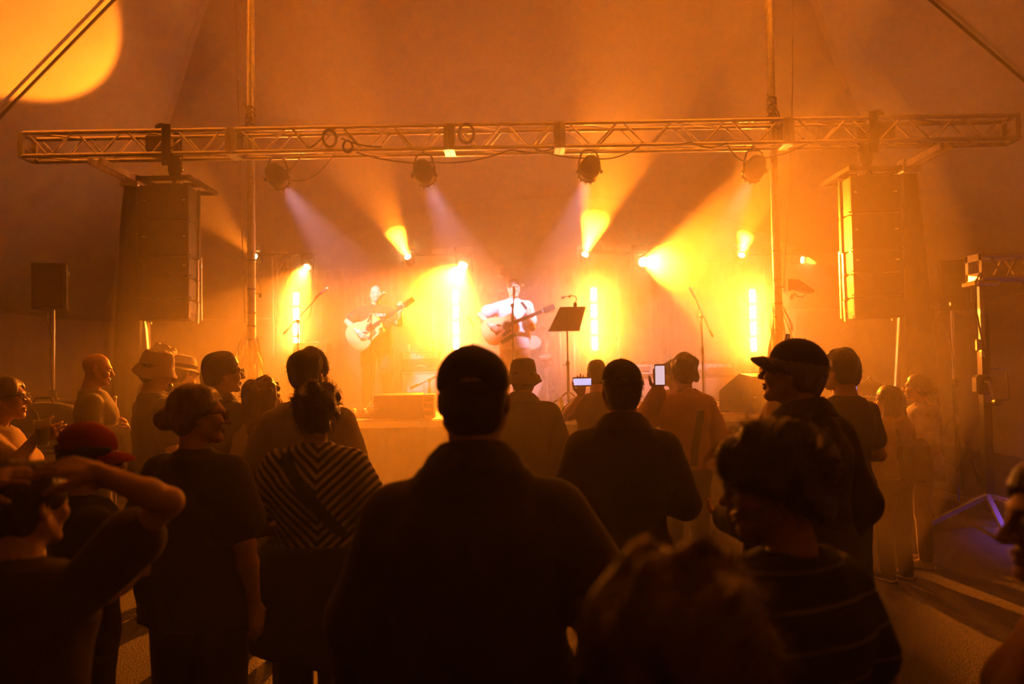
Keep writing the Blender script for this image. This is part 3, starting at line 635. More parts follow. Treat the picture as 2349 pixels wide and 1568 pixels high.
# amplifiers
M_TOLEX = mat('black_tolex', (.03, .028, .028), .75, 0, .2, 60, .4, 300); M_SILV = mat('silver_cloth', (.55, .53, .52), .8, 0, .1, 120, .2, 400)
def amp(x0, x1, Y, ztop, zhead, cabmat, lab, dep=.34):
    w = x1 - x0; t = thing('amplifier', lab, 'amplifier', ((x0 + x1) / 2, Y, SZ))
    cab = MB().bbox((0, 0, (zhead - SZ) / 2), (w, dep, zhead - SZ - .01), .012).build('speaker_cabinet', M_TOLEX, t)
    MB().bbox((0, -dep / 2 - .004, (zhead - SZ) * .46), (w - .06, .012, (zhead - SZ) * .80), .004).build('grille_cloth', cabmat, cab)
    for s in (-1, 1):
        for z in (.03, zhead - SZ - .03): MB().bbox((s * (w / 2 - .015), -dep / 2 + .012, z), (.04, .04, .04), .01).build('corner', M_BLK, cab)
    if ztop > zhead + .02:
        h = ztop - zhead; hd = MB().bbox((0, .02, zhead - SZ + h / 2), (w * .98, dep * .7, h - .01), .012).build('amp_head', M_TOLEX, t)
        MB().bbox((0, .02 - dep * .35 - .003, zhead - SZ + h * .75), (w * .88, .012, h * .32), .003).build('control_panel', M_SILV, hd)
        for k in range(9): MB().lathe([(.012, 0), (.011, .02)], (-w * .36 + k * w * .09, .02 - dep * .35 - .006, zhead - SZ + h * .75), Matrix.Rotation(R(90), 3, 'X'), 10).build('knob', M_CHROME if k % 3 else M_BLK, hd)
        MB().path([(-w * .18, 0, h + zhead - SZ), (-w * .15, 0, h + zhead - SZ + .03), (w * .15, 0, h + zhead - SZ + .03), (w * .18, 0, h + zhead - SZ)], .008, 8).build('handle', M_BLK, hd)
    return t
xa, xb = at(918, 850, 12.45).x, at(1010, 850, 12.45).x; za, zh = at(960, 806, 12.45).z, at(960, 845, 12.45).z
t = amp(xa, xb, 12.6, za, zh, M_SILV, 'amplifier stack with pale grille between the guitarists')
YF = -.17 - .012
MB().prism([(-.10, 0), (-.05, .03), (0, .042), (.05, .03), (.10, 0), (.04, .008), (0, .02), (-.04, .008)], .006, (0, -.125, zh - SZ + .02), (1, 0, 0), (0, 0, 1)).build('wing_emblem', M_WHITE, t)
for k in range(4): MB().prism([(0, 0), (.018, 0), (.042, .05), (.024, .05)], .004, (-.17 + k * .032, -.13, za - SZ - .015), (1, 0, 0), (0, 0, 1)).build('slash_mark', M_WHITE, t)
MB().box((0, YF - .004, (zh - SZ) * .90), (xb - xa - .05, .004, .008)).build('piping', M_WHITE, t)
bottle((at(992, 790, 12.55).x, 12.55, za), .19, .036, 'water bottle standing on the amplifier stack')
t = thing('drink_can', 'pale drink can standing on the amplifier stack', 'can', (at(936, 795, 12.55).x, 12.55, za))
MB().lathe([(.026, 0), (.033, .008), (.033, .105), (.028, .118), (.028, .122)], n=16).build('can_body', mat('can_metal', (.8, .8, .82), .25, .6), t); MB().lathe([(.02, .121), (.027, .123)], n=14, caps=False).build('can_lid', M_CHROME, t)
xa, xb = at(685, 850, 12.9).x, at(755, 850, 12.9).x; za = at(720, 784, 12.9).z; zh = at(720, 845, 12.9).z
t = amp(xa - .1, xb, 13.0, za, zh, M_GRILLE, 'tall dark amplifier stack behind the man in white t-shirt', .32)
text('maker_script', 'Marshall', .055, M_WHITE, t, (0, -.105, za - SZ - .05), (R(90), 0, 0), .001, .25)
MB().box((0, -.165, zh - SZ + .0), (xb - xa, .006, .008)).build('piping', M_WHITE, t); MB().box((0, -.11, za - SZ - .012), (xb - xa, .006, .006)).build('piping', M_WHITE, t)
xa, xb = at(1440, 850, 12.45).x, at(1552, 850, 12.45).x; za = at(1500, 834, 12.45).z; zh = at(1500, 859, 12.45).z
t = amp(xa, xb, 12.6, za, zh, mat('tan_grille', (.62, .48, .38), .8, 0, .1, 120, .2, 400), 'amplifier with white 5150 head behind the raised phone')
MB().bbox((0, -.135, (za + zh) / 2 - SZ), (xb - xa - .01, .02, za - zh - .02), .004).build('white_front', mat('ivory_panel', (.9, .88, .85), .5), t)
MB().box((at(1478, 850, 12.45).x - (xa + xb) / 2, -.148, (za + zh) / 2 - SZ), (.17, .004, .085)).build('number_plate', M_BLK, t)
text('number', '5150', .075, M_WHITE, t, (at(1478, 850, 12.45).x - (xa + xb) / 2, -.151, (za + zh) / 2 - SZ), (R(90), 0, 0), .001)
MB().box((0, -.18, .05), (xb - xa, .006, .012)).build('piping', M_WHITE, t)
xa, xb = at(1562, 850, 12.6).x, at(1690, 850, 12.6).x; za = at(1620, 832, 12.6).z; zh = at(1620, 858, 12.6).z
t = amp(xa, xb, 12.8, za, zh, mat('basket_cloth', (.34, .24, .14), .85, 0, .15, 120, .2, 300), 'amplifier stack behind the unused microphone stand')
o = text('maker_name', 'ORANGE', .07, M_WHITE, t, (at(1604, 846, 12.6).x - (xa + xb) / 2, -.13, (za + zh) / 2 - SZ), (R(90), 0, 0), .001)
# ---- drum kit
dk = thing('drum_kit', 'drum kit behind the singer in pale t-shirt', 'drum kit', (at(1203, 885, 13.2).x, 13.2, SZ)); DX = dk.location.x
M_SHELL = mat('drum_shell', (.10, .035, .02), .25, 0, .2, 6); M_SKIN = mat('drum_head', (.75, .72, .68), .5, 0, .05, 8)
def drum(name, c, r, dpt, rot, lugs=8):
    d = link(name, None, dk, c); d.rotation_euler = rot
    MB().lathe([(r, -dpt / 2), (r, dpt / 2)], n=28, caps=False).build('shell', M_SHELL, d)
    for s in (-1, 1):
        MB().lathe([(.001, s * dpt / 2), (r * .98, s * dpt / 2)], n=28, caps=False).build('skin', M_SKIN, d)
        MB().lathe([(r + .002, s * dpt / 2 - .02), (r + .014, s * dpt / 2 - .02), (r + .014, s * dpt / 2 + .012), (r + .002, s * dpt / 2 + .012)], n=28, caps=False).build('hoop', M_CHROME, d)
    for k in range(lugs):
        a = 2 * math.pi * k / lugs; MB().bbox(((r + .014) * math.cos(a), (r + .014) * math.sin(a), 0), (.022, .022, min(.11, dpt * .5)), .006).build('lug', M_CHROME, d)
drum('bass_drum', (0, .15, .30), .28, .42, (R(90), 0, 0)); drum('rack_tom', (at(1223, 790, 13.1).x - DX, -.02, at(1223, 791, 13.1).z - SZ), .13, .20, (R(62), 0, 0), 6)
drum('floor_tom', (at(1253, 830, 12.9).x - DX, -.25, at(1253, 828, 12.9).z - SZ), .10, .16, (R(15), R(-10), 0), 6); drum('snare_drum', (-.35, .4, .62), .18, .14, (0, 0, 0), 8)
def cym_stand(px, zc, boom, cymr, lab):
    x = at(px, 800, 13.0).x - DX; t = link('cymbal_stand', None, dk, (x, -.15, 0))
    bar('tube', (0, 0, .2), (0, 0, zc), .013, M_CHROME, t)
    p = Vector(boom); bar('boom', Vector((0, 0, zc)) - p * .3, Vector((0, 0, zc)) + p, .008, M_CHROME, t)
    MB().sphere((0, 0, zc), .028, 10, 8).build('tilter', M_CHROME, t); MB().lathe([(.018, -.03), (.02, 0), (.018, .03)], (0, 0, zc * .55), n=10).build('collar', M_CHROME, t)
    for k in range(3):
        a = .5 + k * 2.1; bar('leg', (0, 0, .42), (.28 * math.cos(a), .28 * math.sin(a), .012), .009, M_CHROME, t); bar('leg_brace', (0, 0, .16), (.16 * math.cos(a), .16 * math.sin(a), .19), .006, M_CHROME, t)
    if cymr: MB().lathe([(cymr, 0), (cymr * .5, .014), (.04, .022), (.03, .04), (.006, .045)], Vector((0, 0, zc)) + p * 1.02, Matrix.Rotation(.2, 3, 'X'), 28).build('cymbal', mat('bronze', (.55, .38, .14), .25, .9), t)
cym_stand(1254, at(1254, 781, 13.0).z - SZ, (-.12, 0, .2), .18, ''); cym_stand(1286, at(1286, 750, 13.0).z - SZ, (-.1, 0, .25), .2, ''); cym_stand(1318, at(1318, 783, 13.0).z - SZ, (-.16, 0, .12), .0, ''); cym_stand(1145, 1.5, (-.05, 0, .3), .22, '')
MB().bbox((.0, .35, .015), (1.9, 1.3, .02), .005).build('rug', mat('drum_rug', (.22, .10, .09), .95, 0, .3, 4, .2, 200), dk)
MB().lathe([(.13, .46), (.15, .48), (.15, .54), (.13, .56)], (-.05, .95, 0), n=20).build('stool_seat', M_BLK, dk); bar('stool_post', (-.05, .95, .02), (-.05, .95, .47), .015, M_CHROME, dk)

# ================================================================== SIDES OF THE TENT
def pa(px0, px1, pyt, pyb, Y, rz, lab, horn, leglab):
    c = at((px0 + px1) / 2, pyb, Y); zt = at(px0, pyt, Y).z; h = zt - c.z; w = .36
    t = thing('loudspeaker', lab, 'speaker', c, rz, 'loudspeakers on poles')
    MB().prism([(-w / 2, -.14), (w / 2, -.14), (w * .36, .20), (-w * .36, .20)], h, (0, 0, 0), (1, 0, 0), (0, 1, 0)).build('cabinet', M_BLK, t)
    MB().bbox((0, -.148, h * .5), (w - .03, .02, h - .03), .01).build('grille', M_GRILLE, t)
    MB().bbox((w * .43, .02, h * .8), (.02, .12, .05), .005, Matrix.Rotation(-.15, 3, 'Z')).build('handle', M_BLKM, t)
    if horn:
        MB().bbox((-.03, -.162, h * .8), (w - .12, .012, h * .26), .01).build('horn', M_BLKM, t); MB().sphere((-.06, -.165, h * .12), (.012, .008, .022)).build('status_light', mat('amber_lamp', (1, .6, .1), .4, emit=((1, .45, .05), 1.2)), t)
        MB().box((-.03, -.165, h * .02), (w - .06, .012, .05)).build('port', M_BLKM, t)
    else: MB().sphere((w * .3, .0, h * .06), .008, 8, 6).build('status_light', mat('blue_lamp', (.1, .1, 1), .4, emit=((.15, .12, 1), 1.5)), t)
    s = thing('speaker_stand', leglab, 'speaker stand', (c.x, Y + .03, 0), 0, 'speaker stands'); H = c.z
    bar('pole', (0, 0, H * .45), (0, 0, H), .018, M_STEEL, s); bar('outer_tube', (0, 0, .25), (0, 0, H * .6), .024, M_BLKM, s); MB().bbox((0, 0, H * .6), (.08, .08, .09), .015).build('collar', M_BLK, s)
    for k in range(3):
        a = .6 + k * 2.09; bar('leg', (0, 0, 1.0), (.55 * math.cos(a), .55 * math.sin(a), .02), .014, M_BLKM, s); bar('brace', (0, 0, .3), (.28 * math.cos(a), .28 * math.sin(a), .5), .010, M_BLKM, s)
    cable([c + Vector((-.10, .1, .0)), c + Vector((-.12, .1, -.08)), c + Vector((-.03, .05, -.35)), Vector((c.x - .02, Y, c.z - .6)), Vector((c.x + .03, Y + .02, .8)), Vector((c.x + .1, Y + .1, .02))], 'signal cable hanging from the %s' % lab.split(' at ')[0], .008)
pa(75, 163, 607, 710, 9.6, R(16), 'black loudspeaker on a pole at the far left', False, 'pole stand under the far left loudspeaker')
pa(2146, 2226, 600, 712, 10.6, R(-18), 'loudspeaker on a pole behind the right lift tower', True, 'pole stand behind the right lift tower')
# crank lift with its truss at the right edge
p = at(2250, 700, 8.4); X0 = p.x; zt = at(2235, 583, 8.4).z; zb2 = at(2235, 640, 8.4).z
t = thing('side_truss', 'short box truss on the crank lift at the right edge', 'truss', (0, 0, 0)); xa = at(2236, 600, 8.4).x; xb = xa + 2.2
for y in (8.27, 8.53):
    for z in (zt - .03, zb2 + .0): bar('chord', (xa, y, z), (xb, y, z), .0245, M_ALU, t, 10)
    for k in range(7):
        x = xa + .08 + k * .3; bar('brace', (x, y, zt - .03), (x + .13, y, zb2), .012, M_ALU, t, 8); bar('brace', (x + .16, y, zb2), (x + .28, y, zt - .03), .012, M_ALU, t, 8)
for s in ((8.25, zb2 - .02, .05, zt - zb2 + .02), (8.50, zb2 - .02, .05, zt - zb2 + .02)): MB().box((xa - .008, s[0] + .025, (zt + zb2) / 2 - .01), (.016, s[2], s[3])).build('end_plate', M_ALU, t)
for z in (zt - .04, zb2 + .02): MB().box((xa - .008, 8.40, z), (.016, .31, .07)).build('end_plate', M_ALU, t)
t = thing('crank_lift', 'tall crank lift stand at the right edge', 'lift tower', (X0, 8.4, 0)); zz = zb2 - .05
bar('inner_mast', (0, 0, 1.7), (0, 0, zz), .022, M_ALU, t, 8, True); bar('outer_mast', (.02, .02, .15), (.02, .02, 1.75), .042, M_BLKM, t, 8, True); bar('middle_mast', (.03, .01, 1.2), (.03, .01, zz - .3), .032, M_BLKM, t, 8, True)
MB().bbox((0, 0, zz), (.22, .30, .05), .008).build('top_bracket', M_ALU, t)
MB().bbox((-.05, -.06, 1.42), (.16, .14, .20), .03).build('winch', M_BLKM, t); MB().path([(-.06, -.14, 1.45), (-.06, -.2, 1.45), (-.02, -.2, 1.25)], .012, 8).build('crank_handle', M_STEEL, t)
MB().lathe([(.035, 0), (.035, .05)], (-.02, -.22, 1.25), Matrix.Rotation(R(90), 3, 'X'), 12).build('crank_grip', M_BLK, t)
MB().path([(.06, 0, 1.58), (.24, 0, 1.56), (.25, 0, 1.26), (.06, 0, 1.25)], .010, 8).build('carry_handle', M_BLKM, t)
MB().box((.02, -.03, 1.30), (.06, .006, .12)).build('warning_label', mat('pale_label', (.5, .45, .4), .6), t); MB().box((-.05, -.03, 1.82), (.06, .03, .11)).build('latch', mat('latch_grey', (.45, .4, .36), .5, .4), t)
for k, a in enumerate((R(200), R(250), R(330), R(80))):
    e = Vector((.85 * math.cos(a), .85 * math.sin(a), .06)); bar('outrigger', (0, 0, .30), e, .022, M_STEEL, t, 8, True); bar('screw_jack', e + Vector((0, 0, -.04)), e + Vector((0, 0, .22)), .012, M_CHROME, t)
    MB().lathe([(.055, 0), (.055, .012), (.02, .02)], (e.x, e.y, 0), n=12).build('foot_pad', M_BLK, t)
MB().path([(-.06, -.12, zz + .1), (-.11, -.12, zz + .02), (-.11, -.1, zz - .25), (-.05, -.08, zz - .55), (.0, -.05, zz - .75)], .010, 8).build('power_cable', M_RUBBER, t)
# blue wash lamp hung on that truss beyond the picture edge
c = Vector((xa + .85, 8.3, zb2 - .25)); t = thing('wash_lamp', 'blue wash lamp hanging from the side truss', 'stage light', c); d = Vector((.05, -.35, -.9)).normalized()
MB().lathe([(.06, -.14), (.10, -.1), (.11, .05), (.10, .08)], rot=aim_mat(d), n=18).build('body', M_BLK, t)
MB().lathe([(.001, .085), (.09, .085)], rot=aim_mat(d), n=18, caps=False).build('lens', mat('lit_blue_lens', (.3, .3, 1), .3, emit=((.2, .12, 1), 20)), t)
MB().path([(-.12, 0, 0), (-.11, 0, .16), (.11, 0, .16), (.12, 0, 0)], .012, 8).build('yoke', M_BLKM, t); MB().bbox((0, 0, .19), (.04, .05, .07), .006).build('clamp', M_STEEL, t)
spot('blue_light', d * .1, d, BLUE_W, BLUE_COL, 80, .6, t, .08)
# gear at the left side: road cases, folding table with boxes
M_CASE = mat('case_board', (.045, .035, .03), .6, 0, .25, 8)
def case(c, s, rz, lab):
    t = thing('road_case', lab, 'case', c, rz, 'road cases on the left')
    MB().bbox((0, 0, s[2] / 2), s, .01).build('case_body', M_CASE, t)
    for a in (-1, 1):
        for b_ in (-1, 1):
            bar('edge_trim', (a * s[0] / 2, b_ * s[1] / 2, .0), (a * s[0] / 2, b_ * s[1] / 2, s[2]), .013, M_ALU, t, 8, True)
            MB().sphere((a * s[0] / 2, b_ * s[1] / 2, s[2]), .025, 8, 6).build('ball_corner', M_STEEL, t)
    for z in (.0, s[2]): MB().box((0, -s[1] / 2, z), (s[0], .02, .026)).build('edge_strip', M_ALU, t)
    MB().bbox((0, -s[1] / 2 - .006, s[2] * .55), (.12, .015, .09), .005).build('latch', M_STEEL, t)
case((at(75, 950, 8.6).x, 8.6, 0), (.5, .55, .75), .1, 'dark road case standing left behind the bald onlooker'); case((at(75, 870, 8.6).x, 8.6, .766), (.42, .45, .50), -.05, 'smaller road case stacked on another at the far left')
case((at(200, 880, 9.0).x, 9.0, 0), (.40, .45, 1.42), .05, 'tall road case behind the bald onlooker')
case((-5.5, 10.6, 0), (.5, .5, 1.0), .0, 'far road case between left loudspeaker and lift tower')
case((4.78, 11.3, 0), (.8, .6, 1.35), .0, 'large road case right of the stage by the lift tower')
t = thing('folding_table', 'folding table with dark cover at the far left', 'table', (at(40, 960, 7.5).x, 7.6, 0))
MB().bbox((0, 0, 1.0), (1.3, .6, .04), .01).build('table_top', M_CASE, t)
for a in (-.58, .58):
    for b_ in (-.25, .25): bar('leg', (a, b_, 0), (a, b_, .98), .014, M_STEEL, t)
MB().bbox((.1, 0, 1.10), (.72, .46, .16), .02).build('shelf', M_CASE, t)
t2 = thing('equipment_bag', 'black soft equipment bag on the left folding table', 'bag', (at(85, 930, 7.5).x, 7.6, 1.182))
MB().lathe([(.30, 0), (.34, .05), (.33, .14), (.26, .22), (.12, .25)], n=24).build('bag_body', M_CLOTHB, t2).scale = (1, .6, 1); MB().path([(-.1, 0, .23), (-.07, 0, .29), (.07, 0, .29), (.1, 0, .23)], .012, 8).build('bag_handle', M_CLOTHB, t2)
# mixing gear on the right, behind the two young women
t = thing('side_table', 'gear table right of the stage behind the young man', 'table', (at(2020, 930, 8.6).x, 8.7, 0))
MB().bbox((0, 0, 1.18), (.85, .5, .03), .008).build('table_top', M_CASE, t)
for a in (-.38, .38):
    for b_ in (-.2, .2): bar('leg', (a, b_, 0), (a, b_, 1.17), .014, M_STEEL, t)
MB().bbox((0, -.27, .6), (.85, .02, 1.1), .006).build('table_skirt', M_CLOTHB, t)
t2 = thing('mixer', 'small mixing console on the gear table', 'mixer', (at(2010, 915, 8.6).x, 8.66, 1.196))
MB().bbox((0, 0, .05), (.46, .34, .10), .01).build('chassis', M_BLKM, t2)
for i in range(8):
    for j in range(3): MB().lathe([(.010, 0), (.008, .02)], (-.18 + i * .05, -.08 + j * .08, .10), n=8).build('knob', M_CHROME if j else M_SILV, t2)
# soft bag behind the table
t2 = thing('soft_bag', 'rounded soft bag beside the right lift tower', 'bag', (at(1988, 890, 9.0).x, 8.92, 1.197))
MB().lathe([(.10, 0), (.17, .03), (.19, .12), (.15, .22), (.06, .27)], n=20).build('bag_body', M_CLOTHB, t2).scale = (1.1, .6, 1); MB().path([(-.05, 0, .25), (0, 0, .31), (.05, 0, .25)], .01, 6).build('bag_handle', M_CLOTHB, t2)

# thicker haze pouring over the deck and a thinner bank drifting off the stage front
for (cen, rad, lab), dens in zip((((.2, 8.9, 1.9), (3.5, 6.0, 3.3), 'thin bank of haze drifting over the front rows'), ((.6, 13.3, 2.3), (4.9, 1.5, 2.1), 'thick bank of lit haze behind the guitarists')), STAGE_HAZE):
    m = bpy.data.materials.new('stage_haze'); m.use_nodes = True; nd = m.node_tree.nodes; nd.remove(nd['Principled BSDF']); vsn = nd.new('ShaderNodeVolumeScatter')
    vsn.inputs['Density'].default_value = dens; vsn.inputs['Anisotropy'].default_value = .35; vsn.inputs['Color'].default_value = (.97, .95, .93, 1); m.node_tree.links.new(vsn.outputs[0], nd['Material Output'].inputs['Volume'])
    o = MB().sphere(cen, rad, 32, 20).build('haze_bank', m); tag(o, lab, 'haze', None, 'stuff')
# ================================================================== PEOPLE: bodies grown as blended distance fields
class Field:
    def __init__(s, lo, hi, h):
        s.h = h; s.lo = np.array(lo, float) - 3 * h; n = np.ceil((np.array(hi, float) + 3 * h - s.lo) / h).astype(int) + 1
        s.ax = [s.lo[i] + h * np.arange(n[i]) for i in range(3)]; s.F = np.full(n, .2, np.float32)
    def sub(s, lo, hi):
        sl = []
        for i in range(3):
            a = int(max(0, math.floor((lo[i] - s.lo[i]) / s.h))); b = int(min(len(s.ax[i]), math.ceil((hi[i] - s.lo[i]) / s.h) + 1))
            if b <= a: return None, None
            sl.append(slice(a, b))
        return tuple(sl), np.meshgrid(*[s.ax[i][sl[i]].astype(np.float32) for i in range(3)], indexing='ij', sparse=True)
    def put(s, sl, d, k, cut=False):
        A = s.F[sl]
        if cut: d = -d; hh = np.clip(.5 - .5 * (A - d) / k, 0, 1) if k > 0 else None; s.F[sl] = (A * (1 - hh) + d * hh + k * hh * (1 - hh)) if k > 0 else np.maximum(A, d)
        elif k > 0: hh = np.clip(.5 + .5 * (A - d) / k, 0, 1); s.F[sl] = A * (1 - hh) + d * hh - k * hh * (1 - hh)
        else: s.F[sl] = np.minimum(A, d)
    def cap(s, a, b, ra, rb=None, k=.02, cut=False):
        rb = ra if rb is None else rb; a = np.array(a, float); b = np.array(b, float); m = max(ra, rb) + k + 2 * s.h
        sl, g = s.sub(np.minimum(a, b) - m, np.maximum(a, b) + m)
        if sl is None: return s
        ab = b - a; L = max(1e-9, ab @ ab); px, py, pz = g[0] - a[0], g[1] - a[1], g[2] - a[2]
        t = np.clip((px * ab[0] + py * ab[1] + pz * ab[2]) / L, 0, 1)
        d = np.sqrt((px - t * ab[0]) ** 2 + (py - t * ab[1]) ** 2 + (pz - t * ab[2]) ** 2) - (ra + (rb - ra) * t)
        s.put(sl, d.astype(np.float32), k, cut); return s
    def ell(s, c, r, k=.02, rot=None, cut=False):
        c = np.array(c, float); r = np.array(r, float); m = r.max() + k + 2 * s.h
        sl, g = s.sub(c - m, c + m)
        if sl is None: return s
        p = [g[0] - c[0], g[1] - c[1], g[2] - c[2]]
        if rot is not None:
            q = np.array(rot); p = [q[0, i] * p[0] + q[1, i] * p[1] + q[2, i] * p[2] for i in range(3)]
        k0 = np.sqrt((p[0] / r[0]) ** 2 + (p[1] / r[1]) ** 2 + (p[2] / r[2]) ** 2); k1 = np.sqrt((p[0] / r[0] ** 2) ** 2 + (p[1] / r[1] ** 2) ** 2 + (p[2] / r[2] ** 2) ** 2)
        d = k0 * (k0 - 1) / np.maximum(k1, 1e-6); s.put(sl, np.maximum(d, (k0 - 1) * r.min()).astype(np.float32), k, cut); return s
    def loft(s, secs, k=.02, exp=2.4):
        """stack of oval sections (z, cx, cy, rx, ry)"""
        S = np.array(secs, float); S = S[np.argsort(S[:, 0])]; m = k + 2 * s.h
        lo = [(S[:, 1] - S[:, 3]).min() - m, (S[:, 2] - S[:, 4]).min() - m, S[0, 0] - m]; hi = [(S[:, 1] + S[:, 3]).max() + m, (S[:, 2] + S[:, 4]).max() + m, S[-1, 0] + m]
        sl, g = s.sub(lo, hi)
        if sl is None: return s
        z = g[2].ravel(); cs = [_smooth(z, S[:, 0], S[:, i])[None, None, :] for i in range(1, 5)]
        q = (np.abs((g[0] - cs[0]) / cs[2]) ** exp + np.abs((g[1] - cs[1]) / cs[3]) ** exp) ** (1 / exp)
        d = (q - 1) * np.minimum(cs[2], cs[3]); d = np.maximum(d, np.maximum(S[0, 0] - g[2], g[2] - S[-1, 0])); s.put(sl, d.astype(np.float32), k); return s
    def plane(s, p, n, k=0.0):
        """keep the side the normal points away from"""
        n = np.array(n, float); n /= np.linalg.norm(n); p = np.array(p, float)
        g = np.meshgrid(*[a.astype(np.float32) for a in s.ax], indexing='ij', sparse=True)
        d = (g[0] - p[0]) * n[0] + (g[1] - p[1]) * n[1] + (g[2] - p[2]) * n[2]
        s.F = np.maximum(s.F, d).astype(np.float32) if k == 0 else _smax(s.F, d.astype(np.float32), k); return s
    def noise(s, amp, fr, seed=0, stretch=(1, 1, 1)):
        rr = np.random.RandomState(seed); g = np.meshgrid(*[a.astype(np.float32) for a in s.ax], indexing='ij', sparse=True); N = 0
        for i in range(6):
            v = rr.normal(size=3); v /= np.linalg.norm(v); v *= fr * (.6 + .9 * rr.rand()) * np.array(stretch)
            N = N + np.sin(g[0] * v[0] + g[1] * v[1] + g[2] * v[2] + rr.rand() * 6.28)
        s.F += (amp / 2.4 * N).astype(np.float32); return s
    def mesh(s):
        """surface nets: (verts, quads)"""
        F = s.F; I = F < 0; n = np.array(F.shape)
        c = I[:-1, :-1, :-1].astype(np.int8)
        tot = sum(I[a:n[0] - 1 + a, b:n[1] - 1 + b, d:n[2] - 1 + d].astype(np.int8) for a in (0, 1) for b in (0, 1) for d in (0, 1))
        act = (tot > 0) & (tot < 8); idx = -np.ones(act.shape, np.int32); cells = np.argwhere(act); idx[act] = np.arange(len(cells))
        if len(cells) == 0: return np.zeros((0, 3)), np.zeros((0, 4), int)
        P = np.zeros((len(cells), 3)); W = np.zeros(len(cells)); i, j, k = cells.T
        V = {(a, b, d): F[i + a, j + b, k + d] for a in (0, 1) for b in (0, 1) for d in (0, 1)}
        for ax in range(3):
            for u in (0, 1):
                for v in (0, 1):
                    o = [u, v]; o.insert(ax, 0); e = list(o); e[ax] = 1; f0, f1 = V[tuple(o)], V[tuple(e)]; m = (f0 < 0) != (f1 < 0)
                    t = np.where(m, f0 / np.where(m, f0 - f1, 1), 0)
                    for q in range(3): P[:, q] += m * (t if q == ax else o[q])
                    W += m
        P = P / W[:, None] + cells; verts = s.lo + P * s.h; Q = []
        for ax in range(3):
            sl0 = [slice(None)] * 3; sl1 = [slice(None)] * 3; sl0[ax] = slice(0, -1); sl1[ax] = slice(1, None)
            A, B = I[tuple(sl0)], I[tuple(sl1)]; E = np.argwhere(A != B); u, v = [(1, 2), (2, 0), (0, 1)][ax]
            E = E[(E[:, u] > 0) & (E[:, v] > 0) & (E[:, u] < n[u] - 1) & (E[:, v] < n[v] - 1)]
            ins = A[tuple(E.T)]
            def cid(du, dv):
                c2 = E.copy(); c2[:, u] -= du; c2[:, v] -= dv; return idx[tuple(c2.T)]
            q = np.stack([cid(1, 1), cid(0, 1), cid(0, 0), cid(1, 0)], 1); q[~ins] = q[~ins][:, ::-1]; Q.append(q)
        Q = np.concatenate(Q); Q = Q[(Q >= 0).all(1)]; return verts, Q
def _smax(a, b, k): h = np.clip(.5 - .5 * (a - b) / k, 0, 1); return (a * (1 - h) + b * h + k * h * (1 - h)).astype(np.float32)
def _smooth(z, zs, vs):
    """monotone-ish cubic through the sections"""
    i = np.clip(np.searchsorted(zs, z) - 1, 0, len(zs) - 2); t = np.clip((z - zs[i]) / (zs[i + 1] - zs[i]), 0, 1); m = np.gradient(vs, zs); h = zs[i + 1] - zs[i]
    return (2 * t ** 3 - 3 * t ** 2 + 1) * vs[i] + (t ** 3 - 2 * t ** 2 + t) * h * m[i] + (-2 * t ** 3 + 3 * t ** 2) * vs[i + 1] + (t ** 3 - t ** 2) * h * m[i + 1]
def np_mesh(name, parts, m):
    vs, qs, o = [], [], 0
    for v, q in parts:
        if len(v) == 0: continue
        vs.append(v); qs.append(q + o); o += len(v)
    v = np.concatenate(vs); q = np.concatenate(qs); me = bpy.data.meshes.new(name)
    me.vertices.add(len(v)); me.vertices.foreach_set('co', v.astype(np.float32).ravel()); me.loops.add(len(q) * 4); me.loops.foreach_set('vertex_index', q.astype(np.int32).ravel())
    me.polygons.add(len(q)); me.polygons.foreach_set('loop_start', np.arange(0, len(q) * 4, 4, dtype=np.int32)); me.polygons.foreach_set('loop_total', np.full(len(q), 4, np.int32))
    me.polygons.foreach_set('use_smooth', np.ones(len(q), bool)); me.update(calc_edges=True); me.materials.append(m); return me

def skin(n, c): return mat('skin_' + n, c, .5, 0, .08, 14, .04, 160)
SK = {'light': skin('light', (.62, .38, .27)), 'mid': skin('mid', (.50, .29, .19)), 'tan': skin('tan', (.42, .23, .14))}
def cloth(n, c, **k): return mat('cloth_' + n, c, k.pop('rough', .9), 0, k.pop('var', .15), k.pop('scale', 5), k.pop('bump', .12), k.pop('bscale', 140), sheen=.15, **k)
def hairm(n, c): return mat('hair_' + n, c, .42, 0, .35, 30, .5, 90, stretch=(1, 1, .25))
HR = {'black': hairm('black', (.012, .010, .009)), 'dark': hairm('dark', (.03, .02, .014)), 'brown': hairm('brown', (.075, .042, .022)), 'grey': hairm('grey', (.30, .27, .24)), 'blond': hairm('blond', (.28, .17, .08)), 'light': hairm('light', (.14, .085, .045))}
M_EYEW = mat('eye_white', (.8, .78, .75), .25, 0, .02); M_IRIS = mat('iris', (.06, .035, .02), .2, 0, .05); M_LIP = mat('lip', (.50, .26, .19), .5, 0, .05)
M_GLASS = mat('spectacle_lens', (.9, .9, .9), .05, 0, 0, 5, alpha=.16); M_FRAME = mat('spectacle_frame', (.02, .017, .015), .3, .2, .1)

